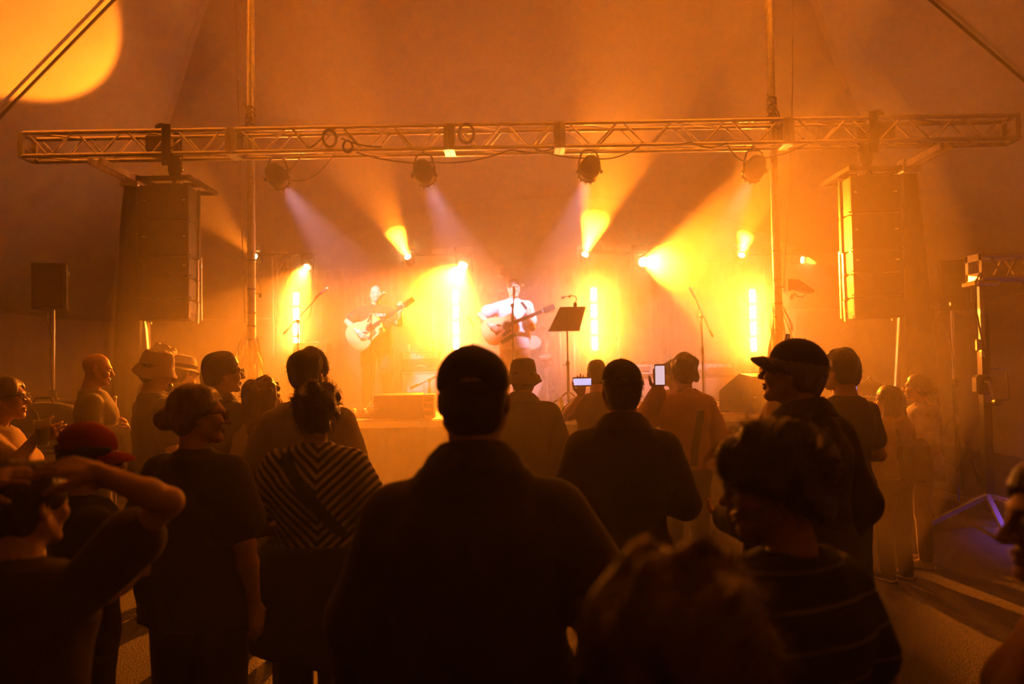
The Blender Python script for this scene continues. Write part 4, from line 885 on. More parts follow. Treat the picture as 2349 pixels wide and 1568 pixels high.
ARMS = {  # right arm (x > 0): elbow, wrist, finger direction, palm normal, curl
    'hang': ((.245, -.035, 1.115), (.265, .03, .865), (.02, .12, -1), (-1, 0, 0), .35),
    'relax': ((.27, -.05, 1.12), (.25, .09, .90), (-.05, .35, -1), (-1, .1, 0), .5),
    'pocket': ((.29, -.08, 1.12), (.22, .03, .93), (-.3, .25, -1), (-1, .3, 0), .4),
    'front': ((.25, -.01, 1.12), (.13, .24, 1.07), (-.75, .65, .05), (.1, -.2, 1), .8),
    'cross': ((.255, .02, 1.14), (.02, .215, 1.17), (-1, -.05, .12), (0, -1, 0), .5),
    'phone': ((.20, .10, 1.17), (.06, .32, 1.40), (-.1, .35, 1), (-.3, -1, .2), .9),
    'phone_high': ((.20, .16, 1.33), (.10, .33, 1.58), (-.05, .25, 1), (-.3, -1, .2), .9),
    'chin': ((.17, .16, 1.17), (.075, .19, 1.44), (-.15, .05, 1), (-.2, -1, .1), 1.3),
    'cup': ((.25, .00, 1.12), (.14, .27, 1.20), (-.35, .8, .25), (-1, -.3, .2), .9),
}
def hand(f, w, d, n, curl, side, s, spread=1.0, thumb=1.0):
    """palm and five bent fingers growing from wrist w along d; n is the palm normal, side +1 right hand"""
    w = Vector(w); d = Vector(d).normalized(); n = Vector(n); n = (n - d * n.dot(d)).normalized(); t = d.cross(n) * side     # t points to the thumb side
    for a in (-.028, -.010, .010, .028): f.cap(w + t * a * .7 * s + d * .012 * s, w + d * .085 * s + t * a * s, .015 * s, .0125 * s, .012 * s)
    lens = (.070, .080, .074, .058); offs = (.030, .010, -.010, -.029)
    for q, (L, o) in enumerate(zip(lens, offs)):
        p = w + d * (.086 - .006 * abs(q - 1)) * s + t * o * s; dd = (d + t * (o * 3.0) * spread).normalized(); c = curl * (1 + .12 * q)
        rr = .0095
        for i, fr in enumerate((.45, .32, .25)):
            ang = c * (.55, .75, .5)[i]; dd = (dd * math.cos(ang) + n * math.sin(ang)).normalized(); e = p + dd * L * fr * s
            f.cap(p, e, rr * s, (rr - .0009) * s, .004 * s); p = e; rr -= .0009
    p = w + d * .02 * s + t * .026 * s; dd = (d * .62 + t * .75 * thumb + n * .25).normalized()
    f.cap(p, p + dd * .045 * s, .016 * s, .0125 * s, .01 * s); p = p + dd * .045 * s; dd = (d * .9 + t * .3 * thumb + n * (.2 + .4 * min(curl, 1))).normalized()
    f.cap(p, p + dd * .032 * s, .0115 * s, .0105 * s, .004 * s); p = p + dd * .032 * s; f.cap(p, p + (dd + n * .3).normalized() * .026 * s, .0105 * s, .0088 * s, .004 * s)

def glasses(par, HM, s, dark=False):
    mb = MB(); ln = MB()
    for sx in (-1, 1):
        ring = [HM @ (Vector((sx * .033 + .026 * math.cos(a), .113 - .006 * abs(math.cos(a)) , .002 + .019 * math.sin(a))) * s) for a in [2 * math.pi * i / 16 for i in range(17)]]
        mb.path(ring, .0018 * s, 6, False); ln.add([HM @ (Vector((sx * .033 + .025 * math.cos(2 * math.pi * i / 16), .1125, .002 + .018 * math.sin(2 * math.pi * i / 16))) * s) for i in range(16)], [tuple(range(16))])
        mb.path([HM @ (Vector(p) * s) for p in ((sx * .059, .110, .008), (sx * .074, .085, .01), (sx * .083, .02, .008), (sx * .084, -.01, -.006))], .002 * s, 6)
    mb.path([HM @ (Vector(p) * s) for p in ((-.008, .113, .006), (0, .117, .009), (.008, .113, .006))], .0018 * s, 6)
    g = mb.build('glasses', M_FRAME, par); ln.build('lens', M_GLASS, g); return g

def person(label, px, py, Y, yaw=0., height=None, z0=0., girth=1., sex='m', skinc='light', hair='short', hairc='dark', hat=None, hatc=None, hat_yaw=0., hat_pitch=0.,
           look=0., nod=0., roll=0., lean=0., armR='hang', armL='hang', top='tee', topc=None, topm=None, bot='pants', botc=None, shoec=None, specs=False, res=1.0,
           hem=None, loose=.018, legs=(.0, .0), shoulders=1., belly=0., eyes=False, collar=False, headw=1.0, seed=None, sleeve=None, hood=False, beard=None, stance=.11, hand_res=.0065, slope=0.):
    seed = (abs(hash_s(label)) % 9973) if seed is None else seed; rr = random.Random(seed)
    tp = at(px, py, Y); hx = {'cap': .018, 'bucket': .022, 'fedora': .03, 'beanie': .015}.get(hat, .012 if hair in ('short', 'bun', 'side') else .025 if hair in ('long', 'wavy', 'curly', 'puffy') else 0.)
    H = (height or (tp.z - z0)) - hx; s = H / 1.75; G = girth; fem = sex == 'f'
    v = lambda *p: np.array(p, float) * s
    SHW = (.146 if fem else .168) * shoulders * (.5 + .5 * G); HIP = .088
    ln = lambda z: lean * max(0., z - .95)          # forward lean of the trunk, metres of y
    name = 'person'
    # ---- head frame
    hc = Vector((0, .012 + ln(1.63), 1.632)) * s
    HR3 = Matrix.Rotation(R(look), 3, 'Z') @ Matrix.Rotation(R(nod), 3, 'X') @ Matrix.Rotation(R(roll), 3, 'Y'); HM = Matrix.Translation(hc) @ HR3.to_4x4()
    hs = s * (1.0 if H > 1.6 else (1.60 / max(H, 1.2)) ** .5); q3 = np.array(HR3)
    def hp(x, y, z): return tuple(HM @ (Vector((x * headw, y, z)) * hs))
    hr = .0062 * res; f = Field(np.array(hc) - .21 * hs, np.array(hc) + .17 * hs, hr); f.lo
    he = lambda c, r, k=.02, cut=False: f.ell(hp(*c), np.array((r[0] * headw, r[1], r[2])) * hs, k * hs, q3, cut)
    he((0, -.012, .035), (.074, .096, .084)); he((0, .022, -.03), (.060, .070, .086), .03)
    for sx in (-1, 1): f.cap(hp(sx * .052, .0, -.05), hp(sx * .022, .066, -.098), .022 * hs, .018 * hs, .025 * hs); he((sx * .04, .066, -.03), (.026, .026, .028), .02)
    he((0, .074, -.100), (.022, .020, .018), .02); he((0, .080, .020), (.05, .020, .014), .02)
    for sx in (-1, 1): he((sx * .032, .104, -.002), (.017, .016, .011), .012, True)
    f.cap(hp(0, .092, .008), hp(0, .117, -.034), .008 * hs, .012 * hs, .012 * hs)
    for sx in (-1, 1): he((sx * .012, .104, -.037), (.009, .012, .008), .008)
    he((0, .094, -.062), (.024, .011, .006), .006); he((0, .090, -.075), (.021, .012, .007), .006); he((0, .104, -.0685), (.022, .008, .0016), .003, True)
    for sx in (-1, 1): he((sx * .077, -.012, -.008), (.010, .018, .031), .008); he((sx * .086, -.006, -.006), (.007, .010, .018), .005, True)
    nb = Vector((0, -.038 + ln(1.46), 1.455)) * s
    f.cap(hp(0, -.018, -.055), nb, .055 * s * (.94 if fem else 1.05), .062 * s * (.92 if fem else 1.08), .03 * s)
    parts = [f.mesh()]
    # ---- trunk, arms, legs (skin layer; the clothes sit over it)
    W = 1.0 if not fem else .92
    secs = [(.84, .0, -.012, .150 * G, .105 * G), (.95, 0, -.016, (.170 if fem else .165) * G, .118 * G), (1.08, 0, .0 + belly * .3, (.135 if fem else .148) * G, (.098 + belly * .5) * G), (1.20, 0, .004 + belly * .25, (.142 if fem else .158) * G, (.110 + belly * .3) * G),
            (1.32, 0, .004, (.155 if fem else .172) * G, .118 * G), (1.41, 0, -.008, ((.135 if fem else .150) - slope) * shoulders, .092), (1.465, 0, -.02, (.092 - slope * .3) * shoulders, .07), (1.51, 0, -.028, .05, .05)]
    def sec(inflate=0., lo=None, hi=None):
        out = []
        for z, cx, c_y, rx, ry in secs:
            out.append((z * s, 0, (c_y + ln(z)) * s, (rx + inflate) * s, (ry + inflate) * s))
        return out
    def arm(spec, sx):
        if isinstance(spec, dict):
            inv = Matrix.Rotation(-R(yaw), 3, 'Z'); o_ = Vector((tp.x, Y, z0)); sh = Vector((sx * SHW, -.012 + ln(1.38), 1.378 - slope)) * s
            return sh, inv @ (Vector(spec['e']) - o_), inv @ (Vector(spec['w']) - o_), inv @ Vector(spec['d']), inv @ Vector(spec['n']), spec.get('c', .5)
        a = ARMS[spec] if isinstance(spec, str) else spec
        sh = Vector((sx * SHW, -.012 + ln(1.38), 1.378 - slope)) * s; el = Vector((sx * a[0][0] * (.5 + .5 * G), a[0][1] + ln(a[0][2]), a[0][2])) * s; wr = Vector((sx * a[1][0], a[1][1] + ln(a[1][2]), a[1][2])) * s
        return sh, el, wr, Vector((sx * a[2][0], a[2][1], a[2][2])), Vector((sx * a[3][0], a[3][1], a[3][2])), a[4]
    A = {1: arm(armR, 1), -1: arm(armL, -1)}
    legp = {}
    for sx, off in ((1, legs[0]), (-1, legs[1])):
        hipj = Vector((sx * HIP * G, -.01, .90)) * s; an = Vector((sx * stance, off - .02, .085)) * s; kn = (hipj + an) * .5 + Vector((sx * .005, .02 + max(0, off) * .15, .02)) * s; legp[sx] = (hipj, kn, an)
    lo = np.min([np.array(p) for a in A.values() for p in a[:3]] + [v(-.3, -.25, 0)], 0) - .12 * s; hi = np.max([np.array(p) for a in A.values() for p in a[:3]] + [v(.3, .25, 1.56)], 0) + .12 * s
    lo[2] = 0; f = Field(lo, hi, .021); f.loft(sec(-.012), .03)
    for sx in (1, -1):
        sh, el, wr, *_ = A[sx]; f.cap(sh, el, .048 * s * G, .039 * s * G, .03 * s); f.ell(sh, v(.048, .05, .052), .03 * s); f.cap(nb, sh, .042 * s, .034 * s, .03 * s)
        f.cap(el, el.lerp(wr, .8), .038 * s, .03 * s, .02 * s)
        hipj, kn, an = legp[sx]; f.cap(hipj, kn, .078 * s * G, .052 * s * G, .03 * s); f.cap(kn, an, .05 * s * G, .036 * s, .02 * s); f.cap(an, an + Vector((0, .10, -.05)) * s, .035 * s, .03 * s, .02 * s)
    parts.append(f.mesh())
    for sx in (1, -1):
        sh, el, wr, hd, hn, cu = A[sx]; lo = np.minimum(np.array(el), np.array(wr)) - .16 * s; hi = np.maximum(np.array(el), np.array(wr)) + .16 * s
        lo = np.minimum(lo, np.array(wr) - .21 * s) if False else lo; ft = np.array(wr) + np.array(hd.normalized()) * .19 * s; lo = np.minimum(lo, ft - .06 * s); hi = np.maximum(hi, ft + .06 * s)
        f = Field(lo, hi, hand_res * res); mid = el.lerp(wr, .3); f.cap(sh.lerp(el, .45), el, .043 * s * (.6 + .4 * G), .037 * s * (.6 + .4 * G), .02 * s); f.cap(el, mid, .037 * s * (.6 + .4 * G), .038 * s * (.6 + .4 * G), .02 * s); f.cap(mid, wr, .038 * s * (.6 + .4 * G), .025 * s, .02 * s)
        hand(f, wr, hd, hn, cu, sx, s); parts.append(f.mesh())
    body = link(name, np_mesh(name, parts, SK[skinc])); body.location = (tp.x, Y, z0); body.rotation_euler = (0, 0, R(yaw)); tag(body, label, 'person')
    # ---- trousers / skirt, shoes
    br = .0150 * res
    if bot:
        bm = cloth(*botc) if botc else cloth('black_trousers', (.02, .02, .022))
        f = Field(v(-.42, -.35, 0), v(.42, .35, 1.12), br); f.loft([(z * s, 0, c_ * s, (rx + .014) * s, (ry + .014) * s) for z, _, c_, rx, ry in secs if z < 1.1], .03)
        zend = {'pants': .06, 'shorts': .50, 'skirt': .50, 'jeans': .06, 'leggings': .07}[bot]; fit = {'leggings': .008, 'jeans': .018}.get(bot, .024)
        for sx in (1, -1):
            hipj, kn, an = legp[sx]; f.cap(hipj, kn, (.082 * G + fit) * s, (.054 * G + fit * 1.2) * s, .03 * s)
            if zend < .3: f.cap(kn, an - Vector((0, 0, .02)) * s, (.052 * G + fit * 1.2) * s, (.042 + fit * 1.1) * s, .02 * s)
            else: f.cap(kn, kn.lerp(an, .3), (.058 * G + fit * 1.4) * s, (.06 * G + fit * 1.4) * s, .02 * s)
        if bot == 'skirt': f.loft([(.46 * s, 0, -.01 * s, .26 * s * G, .20 * s * G), (.75 * s, 0, -.01 * s, .225 * s * G, .17 * s * G), (1.0 * s, 0, -.01 * s, .18 * s * G, .135 * s * G)], .03)
        f.noise(.0055 * s, 24 / s, seed, (1, 1, .6)); f.plane((0, 0, zend * s), (0, 0, -1)); f.plane((0, 0, ((hem if hem is not None else .86) + .035) * s), (0, 0, 1)); link({'shorts': 'shorts', 'skirt': 'skirt'}.get(bot, 'trousers'), np_mesh('trousers', [f.mesh()], bm), body)
    if z0 == 0 and py < 1250 or z0 > 0:
        sm = cloth(*shoec) if shoec else cloth('dark_shoe', (.025, .022, .02))
        for sx in (1, -1):
            an = legp[sx][2]; f = Field(np.array(an) + v(-.08, -.11, -.09), np.array(an) + v(.08, .22, .05), .008 * res)
            f.cap(an + Vector((0, -.03, -.03)) * s, an + Vector((0, .02, .0)) * s, .042 * s, .042 * s, .02 * s); f.cap(an + Vector((0, -.03, -.045)) * s, an + Vector((sx * .01, .16, -.05)) * s, .04 * s, .036 * s, .02 * s); f.plane((0, 0, .002), (0, 0, -1))
            sh_ = link('shoe', np_mesh('shoe', [f.mesh()], sm), body)
            MB().bbox((an.x + sx * .004 * s, an.y + .062 * s, .012 * s), (.088 * s, .285 * s, .022 * s), .009 * s).build('sole', mat('shoe_sole', (.35, .33, .30), .7), sh_)
    # ---- top
    tm = topm or (cloth(*topc) if topc else cloth('black_tee', (.02, .019, .02)))
    lz = loose + {'jacket': .022, 'hoodie': .02, 'shirt': .008}.get(top, 0.); slv = sleeve if sleeve is not None else {'tee': .62, 'jacket': 1.9, 'hoodie': 1.9, 'shirt': 1.88, 'long': 1.9, 'tank': .05}[top]
    hemz = hem if hem is not None else {'jacket': .80, 'hoodie': .88, 'shirt': .86, 'tee': .86, 'long': .88, 'tank': .9}[top]
    pts = [np.array(p) for a in A.values() for p in a[:3]]; lo = np.min(pts + [v(-.34, -.34, hemz - .03)], 0) - .11 * s; hi = np.max(pts + [v(.34, .36, 1.6)], 0) + .11 * s
    if slv < 1.2:
        pts = [np.array(A[q][0].lerp(A[q][1], min(1, slv + .2))) for q in (1, -1)]; lo = np.min(pts + [v(-.27, -.30, hemz - .03)], 0) - .09 * s; hi = np.max(pts + [v(.27, .32, 1.55)], 0) + .09 * s
    lo[2] = max(lo[2], min(hemz * s - .03, lo[2] if slv > 1.2 else hemz * s - .03))
    f = Field(lo, hi, .0128 * res)
    ss = sec(lz); ss = [(z, a, b, rx * (1.0 + (.05 if z < 1.0 * s else 0)), ry) for z, a, b, rx, ry in ss]; ss = [x for x in ss if x[0] < 1.48 * s]; ss.insert(0, ((hemz - .06) * s, 0, ss[0][2], ss[0][3] * 1.03, ss[0][4] * 1.05)) if hemz < .9 else None
    ss = [x for i, x in enumerate(ss) if i == 0 or x[0] > ss[0][0]]
    f.loft(ss, .03 * s); f.noise(.007 * s, 15 / s, seed + 3, (1.0, 1.0, .5))
    if fem: [f.ell(v(sx * .075, .095 + ln(1.28), 1.27) , v(.075, .065, .07) * (.6 + .4 * G), .05 * s) for sx in (1, -1)]
    f.plane((0, 0, hemz * s), (0, rr.uniform(-.08, .08), -1), .008)
    for sx in (1, -1):
        sh, el, wr, *_ = A[sx]; f.ell(sh, v(.050, .054, .054) * (.4 + .6 * G) + lz * s * .5, .03 * s); f.cap(nb + Vector((0, .008, -.004)) * s, sh + Vector((0, 0, .012)) * s, (.052 + lz * .4) * s, (.034 + lz * .3) * s, .045 * s)
        if slv <= 1: f.cap(sh, sh.lerp(el, slv), (.052 * G + lz * .8) * s, (.050 * G + lz * 1.2) * s, .025 * s)
        else:
            f.cap(sh, el, (.052 * G + lz * .8) * s, (.045 * G + lz * .9) * s, .025 * s); e2 = el.lerp(wr, slv - 1.0); f.cap(el, e2, (.045 * G + lz * .9) * s, (.034 + lz * .7) * s, .02 * s)
    f.noise(.0035 * s, 34 / s, seed + 5, (1, 1, .7))
    if top == 'hoodie' and hood is False:      # hood lying on the back
        f.ell((0, (-.105 + ln(1.42)) * s, 1.405 * s), v(.125, .07, .105), .03 * s); f.cap((-.10 * s, (.02 + ln(1.45)) * s, 1.455 * s), (0, (-.09 + ln(1.47)) * s, 1.49 * s), .042 * s, .046 * s, .03 * s); f.cap((.10 * s, (.02 + ln(1.45)) * s, 1.455 * s), (0, (-.09 + ln(1.47)) * s, 1.49 * s), .042 * s, .046 * s, .03 * s)
        f.ell((0, (-.09 + ln(1.5)) * s, 1.50 * s), v(.075, .035, .05), .02 * s, cut=True)
    # neck opening
    f.cap(nb + Vector((0, .012, .035)) * s, nb + Vector((0, .02, .16)) * s, (.062 if top != 'tank' else .085) * s, .075 * s, .008 * s, True)
    shirt = link({'jacket': 'jacket', 'hoodie': 'hoodie', 'shirt': 'shirt', 'tee': 't_shirt', 'long': 'sweater', 'tank': 'tank_top'}[top], np_mesh('top', [f.mesh()], tm), body)
    if collar or top in ('jacket', 'shirt'):
        n = 26; vs = []; fs = []
        for i in range(n + 1):
            a = R(90) + R(32) + (2 * math.pi - R(64)) * i / n; ca, sa = math.cos(a), math.sin(a)
            for r0, z in ((.070, .0), (.072, .045), (.078, .055), (.105, .028), (.125, -.012)):
                vs.append((nb.x + r0 * ca * s * 1.05, nb.y + (.012 + r0 * sa) * s, nb.z + (z + .015 + .02 * sa * -1) * s))
        fs = [(i * 5 + k, i * 5 + k + 1, i * 5 + k + 6, i * 5 + k + 5) for i in range(n) for k in range(4)]; MB().add(vs, fs).build('collar', tm, shirt)
    # ---- hair
    hm = HR[hairc]
    if hair not in ('bald', None):
        big = {'curly': .028, 'puffy': .034, 'wavy': .022, 'long': .018, 'buzz': .006}.get(hair, .014)
        lo = np.array(hc) - v(.19, .22, .17) - .02; hi = np.array(hc) + v(.19, .19, .19) + .02
        if hair in ('long', 'wavy'): lo = lo - v(0.02, .03, .22)
        f = Field(lo, hi, .0068 * res); hx_ = lambda c, r, k=.02, cut=False: f.ell(hp(*c), np.array(r) * hs * np.array((headw, 1, 1)), k * hs, q3, cut)
        hx_((0, -.014, .036), (.076 + big, .098 + big, .086 + big * .9)); 
        if hair in ('short', 'side', 'buzz', 'bun', 'curly', 'puffy'): hx_((0, -.055, -.03), (.066 + big * .5, .05 + big * .5, .065), .03)
        hx_((0, .098, -.045), (.066, .075, .098), .012, True)
        for sx in (-1, 1): hx_((sx * .085, .03, -.05), (.028, .045, .055), .012, True)
        if hair in ('long', 'wavy'):
            tail = .30 if hair == 'wavy' else .34
            for a in (-.062, -.03, 0, .03, .062): p0 = hp(a, -.06 - .02 * (1 - abs(a) * 12), .02); f.cap(p0, (p0[0] * 1.25, p0[1] - .03 * s, p0[2] - tail * s), .05 * s, .032 * s, .03 * s)
            for sx in (-1, 1): p0 = hp(sx * .075, -.005, .03); f.cap(p0, (p0[0] + sx * .02 * s, p0[1] - .01 * s, p0[2] - (tail - .04) * s), .034 * s, .026 * s, .03 * s)
        if hair == 'bun': hx_((-.0, -.135, -.015), (.05, .045, .046), .012)
        if hair == 'side':
            for t in range(3): p0 = hp(.07, .0 - .02 * t, .04); f.cap(p0, hp(.092, -.01 - .02 * t, -.062), .022 * s, .012 * s, .02 * s)
            hx_((.03, -.01, .075), (.07, .085, .05), .03)
        am = {'curly': .012, 'puffy': .013, 'wavy': .010, 'long': .005, 'buzz': .002}.get(hair, .006); f.noise(am * hs, {'curly': 75, 'puffy': 60, 'wavy': 45}.get(hair, 55) / hs, seed + 9, (1, 1, .45 if hair in ('long', 'wavy', 'short', 'bun') else 1))
        if hair in ('wavy', 'curly'): f.noise(.006 * hs, 110 / hs, seed + 10)
        if hat: f.plane(hp(0, 0, .045), tuple(HR3 @ Vector((0, 0, 1))))
        hv, hq = f.mesh(); ho = link('hair', np_mesh('hair', [(hv, hq)], hm), body)
        # loose strands along the outline
        if hair != 'buzz' and len(hv):
            mb = MB(); n_ = {'curly': 300, 'puffy': 480, 'wavy': 260, 'long': 120}.get(hair, 150); cc = Vector(hp(0, -.012, .03))
            for k in range(n_):
                p = Vector(hv[rr.randrange(len(hv))]); o = (p - cc).normalized(); tn = o.cross(Vector((rr.uniform(-1, 1), rr.uniform(-1, 1), rr.uniform(-1, 1)))).normalized()
                L = rr.uniform(.012, .034) * hs * (1.25 if hair in ('curly', 'puffy') else .9 if hair in ('wavy', 'long') else .42); dn = Vector((0, 0, -1))
                c1 = p - o * .006; c2 = p + o * L * .5 + tn * L * .5; c3 = p + o * L * .55 + tn * L * 1.1 + dn * L * .4
                mb.path([c1, c2, c3], [.0016 * hs, .0012 * hs, .0004 * hs], 3, False)
            mb.build('loose_hair', hm, ho)['kind'] = 'stuff'
    if beard:
        f = Field(np.array(hc) - .16 * hs, np.array(hc) + .14 * hs, .0065 * res)
        f.ell(hp(0, .074, -.095), np.array((.040, .034, .034)) * hs, .01, q3); f.ell(hp(0, .098, -.052), np.array((.03, .012, .008)) * hs, .008, q3); f.ell(hp(0, .105, -.070), np.array((.018, .014, .007)) * hs, .004, q3, True); f.noise(.003 * hs, 90 / hs, seed)
        link('beard', np_mesh('beard', [f.mesh()], HR[beard]), body)
    # ---- hats
    if hat:
        ct = cloth(*hatc) if hatc else cloth('black_cap', (.015, .014, .015)); HY = HM @ Matrix.Rotation(R(hat_yaw), 4, 'Z') @ Matrix.Rotation(R(hat_pitch), 4, 'X'); hq3 = np.array(HY.to_3x3()); hpp = lambda x, y, z: tuple(HY @ (Vector((x * headw, y, z)) * hs))
        if hat == 'cap':
            f = Field(np.array(hc) - .20 * hs, np.array(hc) + .22 * hs, .0062 * res); f.ell(hpp(0, -.012, .040), np.array((.087 * headw, .108, .092)) * hs, .0, hq3)
            f.ell(hpp(0, -.118, .026), np.array((.042 * headw, .045, .028)) * hs, .004, hq3, True); nrm = HY.to_3x3() @ Vector((0, .06, -1)); f.plane(hpp(0, 0, .022), tuple(nrm), .006); f.noise(.0015, 40, seed)
            cp = link('cap', np_mesh('cap', [f.mesh()], ct), body)
            vs = []; n = 14
            for i in range(n + 1):
                a = R(18) + R(144) * i / n
                for r0, dz in ((.0, .006), (.45, .012), (1, .002)):
                    rx, ry = .082 * headw * (1 - r0) + .080 * r0, .10 * (1 - r0) + .178 * r0
                    vs.append(Vector((rx * math.cos(a), -.012 + ry * math.sin(a), .026 + dz - .032 * r0 * abs(math.cos(a)) ** 1.6 - .012 * r0)))
            k0 = len(vs); vs = [HY @ (p * hs) for p in vs]; th = HY.to_3x3() @ Vector((0, 0, -.005 * hs)); vs += [p + th for p in vs]
            fs = [(i * 3 + j, i * 3 + j + 3, i * 3 + j + 4, i * 3 + j + 1) for i in range(n) for j in range(2)]; fs += [tuple(k0 + q for q in reversed(t_)) for t_ in fs]
            fs += [(i * 3 + 2, i * 3 + 5, k0 + i * 3 + 5, k0 + i * 3 + 2) for i in range(n)]
            MB().add(vs, fs).build('visor', ct, cp); MB().sphere(hpp(0, -.012, .1295), .006 * hs, 8, 6).build('button', ct, cp)
            for a in (-40, 0, 40): MB().path([hpp(.0875 * math.sin(R(a)) * math.sin(t) , -.012 - .1085 * math.cos(R(a)) * math.sin(t), .040 + .0925 * math.cos(t)) for t in [R(8 + 80 * i / 8) for i in range(9)]], .0016 * hs, 5).build('seam', ct, cp)
            MB().path([hpp(.05 * math.sin(a), -.012 - .107 * math.cos(a * .55), .020) for a in [R(-70) + R(140) * i / 10 for i in range(11)]], .005 * hs, 6).build('strap', ct, cp)
        else:
            bw, cr = (.034, .100) if hat == 'bucket' else (.05, .105); prof = []
            n = 40; vs = []
            brim_drop = .050 if hat == 'bucket' else .008
            rows = [(1 + bw / .09 + .0, .012 - brim_drop), (1.0 + bw / .18, .018 - brim_drop * .3), (1.03, .028), (.99, .06), (.93, cr * .95), (.80, cr + .022), (.45, cr + .034), (.02, cr + (.034 if hat == 'bucket' else .022))]
            for r_, z in rows:
                for i in range(n):
                    a = 2 * math.pi * i / n; wob = 1 + (.05 if r_ > 1.1 else .012) * math.sin(a * 3 + seed) + (.02 if r_ > 1.1 else .0) * math.sin(a * 5); dz = (.014 * math.sin(a * 2 + seed) + .010 * math.sin(a * 3)) * (1 if r_ > 1.1 else .25)
                    vs.append(HY @ (Vector((.090 * headw * r_ * wob * math.cos(a), -.012 + .110 * r_ * wob * math.sin(a) * (1 if r_ < 1.1 else .94), z + dz)) * hs))
            m_ = len(rows); fs = [(i * n + k, i * n + (k + 1) % n, (i + 1) * n + (k + 1) % n, (i + 1) * n + k) for i in range(m_ - 1) for k in range(n)]; fs.append(tuple((m_ - 1) * n + k for k in range(n)))
            k0 = len(vs); vs += [p - (HY.to_3x3() @ Vector((0, 0, .004))) if True else p for p in vs[:3 * n]]; fs += [(k0 + i * n + (k + 1) % n, k0 + i * n + k, k0 + (i + 1) * n + k, k0 + (i + 1) * n + (k + 1) % n) for i in range(2) for k in range(n)]
            hb = MB().add(vs, fs).build('hat', ct, body)
            if hat == 'fedora':
                MB().add([HY @ (Vector((.0915 * r_ * headw * math.cos(2 * math.pi * i / n), -.012 + .1115 * r_ * math.sin(2 * math.pi * i / n), z)) * hs) for r_, z in ((1.04, .028), (1.02, .058)) for i in range(n)], [(k, (k + 1) % n, (k + 1) % n + n, k + n) for k in range(n)]).build('hat_band', M_CLOTHB, hb)
            else: MB().add([HY @ (Vector((.0905 * 1.028 * headw * math.cos(2 * math.pi * i / n), -.012 + .1105 * 1.028 * math.sin(2 * math.pi * i / n), z)) * hs) for z in (.030, .036) for i in range(n)], [(k, (k + 1) % n, (k + 1) % n + n, k + n) for k in range(n)]).build('stitch_line', ct, hb)
    if specs: glasses(body, HM, hs)
    if eyes:
        MB().sphere((0, 0, 0), (.021 * hs, .006 * hs, .0045 * hs), 14, 6).build('upper_lip', M_LIP, body).matrix_local = HM @ Matrix.Translation(Vector((0, .0975, -.0625)) * hs)
        MB().sphere((0, 0, 0), (.019 * hs, .006 * hs, .0055 * hs), 14, 6).build('lower_lip', M_LIP, body).matrix_local = HM @ Matrix.Translation(Vector((0, .0945, -.0745)) * hs)
        for sx in (-1, 1):
            e = MB().sphere(hp(sx * .032, .0835, -.001), .0125 * hs, 12, 8).build('eye', M_EYEW, body); MB().sphere(hp(sx * .032, .0915, -.001), .0055 * hs, 10, 6).build('iris', M_IRIS, e)
            MB().path([hp(sx * (.016 + .032 * i / 6), .098 - .010 * (i / 6) ** 2, .016 + .006 * math.sin(math.pi * i / 6)) for i in range(7)], .003 * hs, 5).build('eyebrow', HR['dark' if hairc in ('black',) else hairc], body)
    return body, s, A, HM, hs
def hash_s(t):
    h = 7
    for ch in t: h = (h * 31 + ord(ch)) % 1000003
    return h
def wpt(body, p): return Matrix.Translation(body.location) @ Matrix.Rotation(body.rotation_euler[2], 4, 'Z') @ Vector(p)
def phone(body, s, A, side, lab, lit=None, tall=True, tilt=0.0):
    """a phone in the hand on that side"""
    _, el, wr, hd, hn, _ = A[side]; hd = hd.normalized(); hn = (hn - hd * hn.dot(hd)).normalized()
    c = wpt(body, wr + hd * .105 * s + hn * .026 * s); rz = body.rotation_euler[2]
    t = thing('phone', lab, 'phone', c, rz); w, h = (.074, .150) if tall else (.150, .074)
    MB().bbox((0, 0, 0), (w, .009, h), .0042).build('case', M_BLK, t)
    for q in (-1, 1): MB().box((0, q * 0, 0), (w * .0 + .001, .001, .001)) if False else None
    if lit: MB().box((0, -.0052, .0), (w - .010, .001, h - .022)).build('screen', lit, t)
    else: MB().box((0, -.0052, .0), (w - .010, .001, h - .022)).build('screen', mat('dark_glass', (.01, .01, .012), .1), t)
    MB().lathe([(.010, 0), (.009, .003)], (w * .25, .006, h * .38), Matrix.Rotation(R(-90), 3, 'X'), 10).build('camera_lens', M_BLKM, t); return t
# ================================================================== THE CROWD AND THE PLAYERS
from mathutils.bvhtree import BVHTree
def onto(body, child_prefix):
    """surface of a garment in the person's own frame"""
    ch = [c for c in body.children if c.name.startswith(child_prefix)][0]; me = ch.data
    return BVHTree.FromPolygons([v.co for v in me.vertices], [tuple(p.vertices) for p in me.polygons])
def ribbon(name, pts, w, m, parent, nrm, th=.004):
    """flat band through pts (parent frame); nrm gives the outward side at each point"""
    vs = []; n = len(pts); pts = [Vector(p) for p in pts]
    for i, p in enumerate(pts):
        d = (pts[min(i + 1, n - 1)] - pts[max(i - 1, 0)]).normalized(); o = Vector(nrm[i] if isinstance(nrm, list) else nrm).normalized(); t = d.cross(o).normalized()
        vs += [p - t * w / 2, p - t * w / 2 + o * th, p + t * w / 2 + o * th, p + t * w / 2]
    fs = [(i * 4 + k, i * 4 + (k + 1) % 4, i * 4 + 4 + (k + 1) % 4, i * 4 + 4 + k) for i in range(n - 1) for k in range(4)] + [(3, 2, 1, 0), tuple(4 * n - 4 + k for k in range(4))]
    return MB().add(vs, fs).build(name, m, parent)
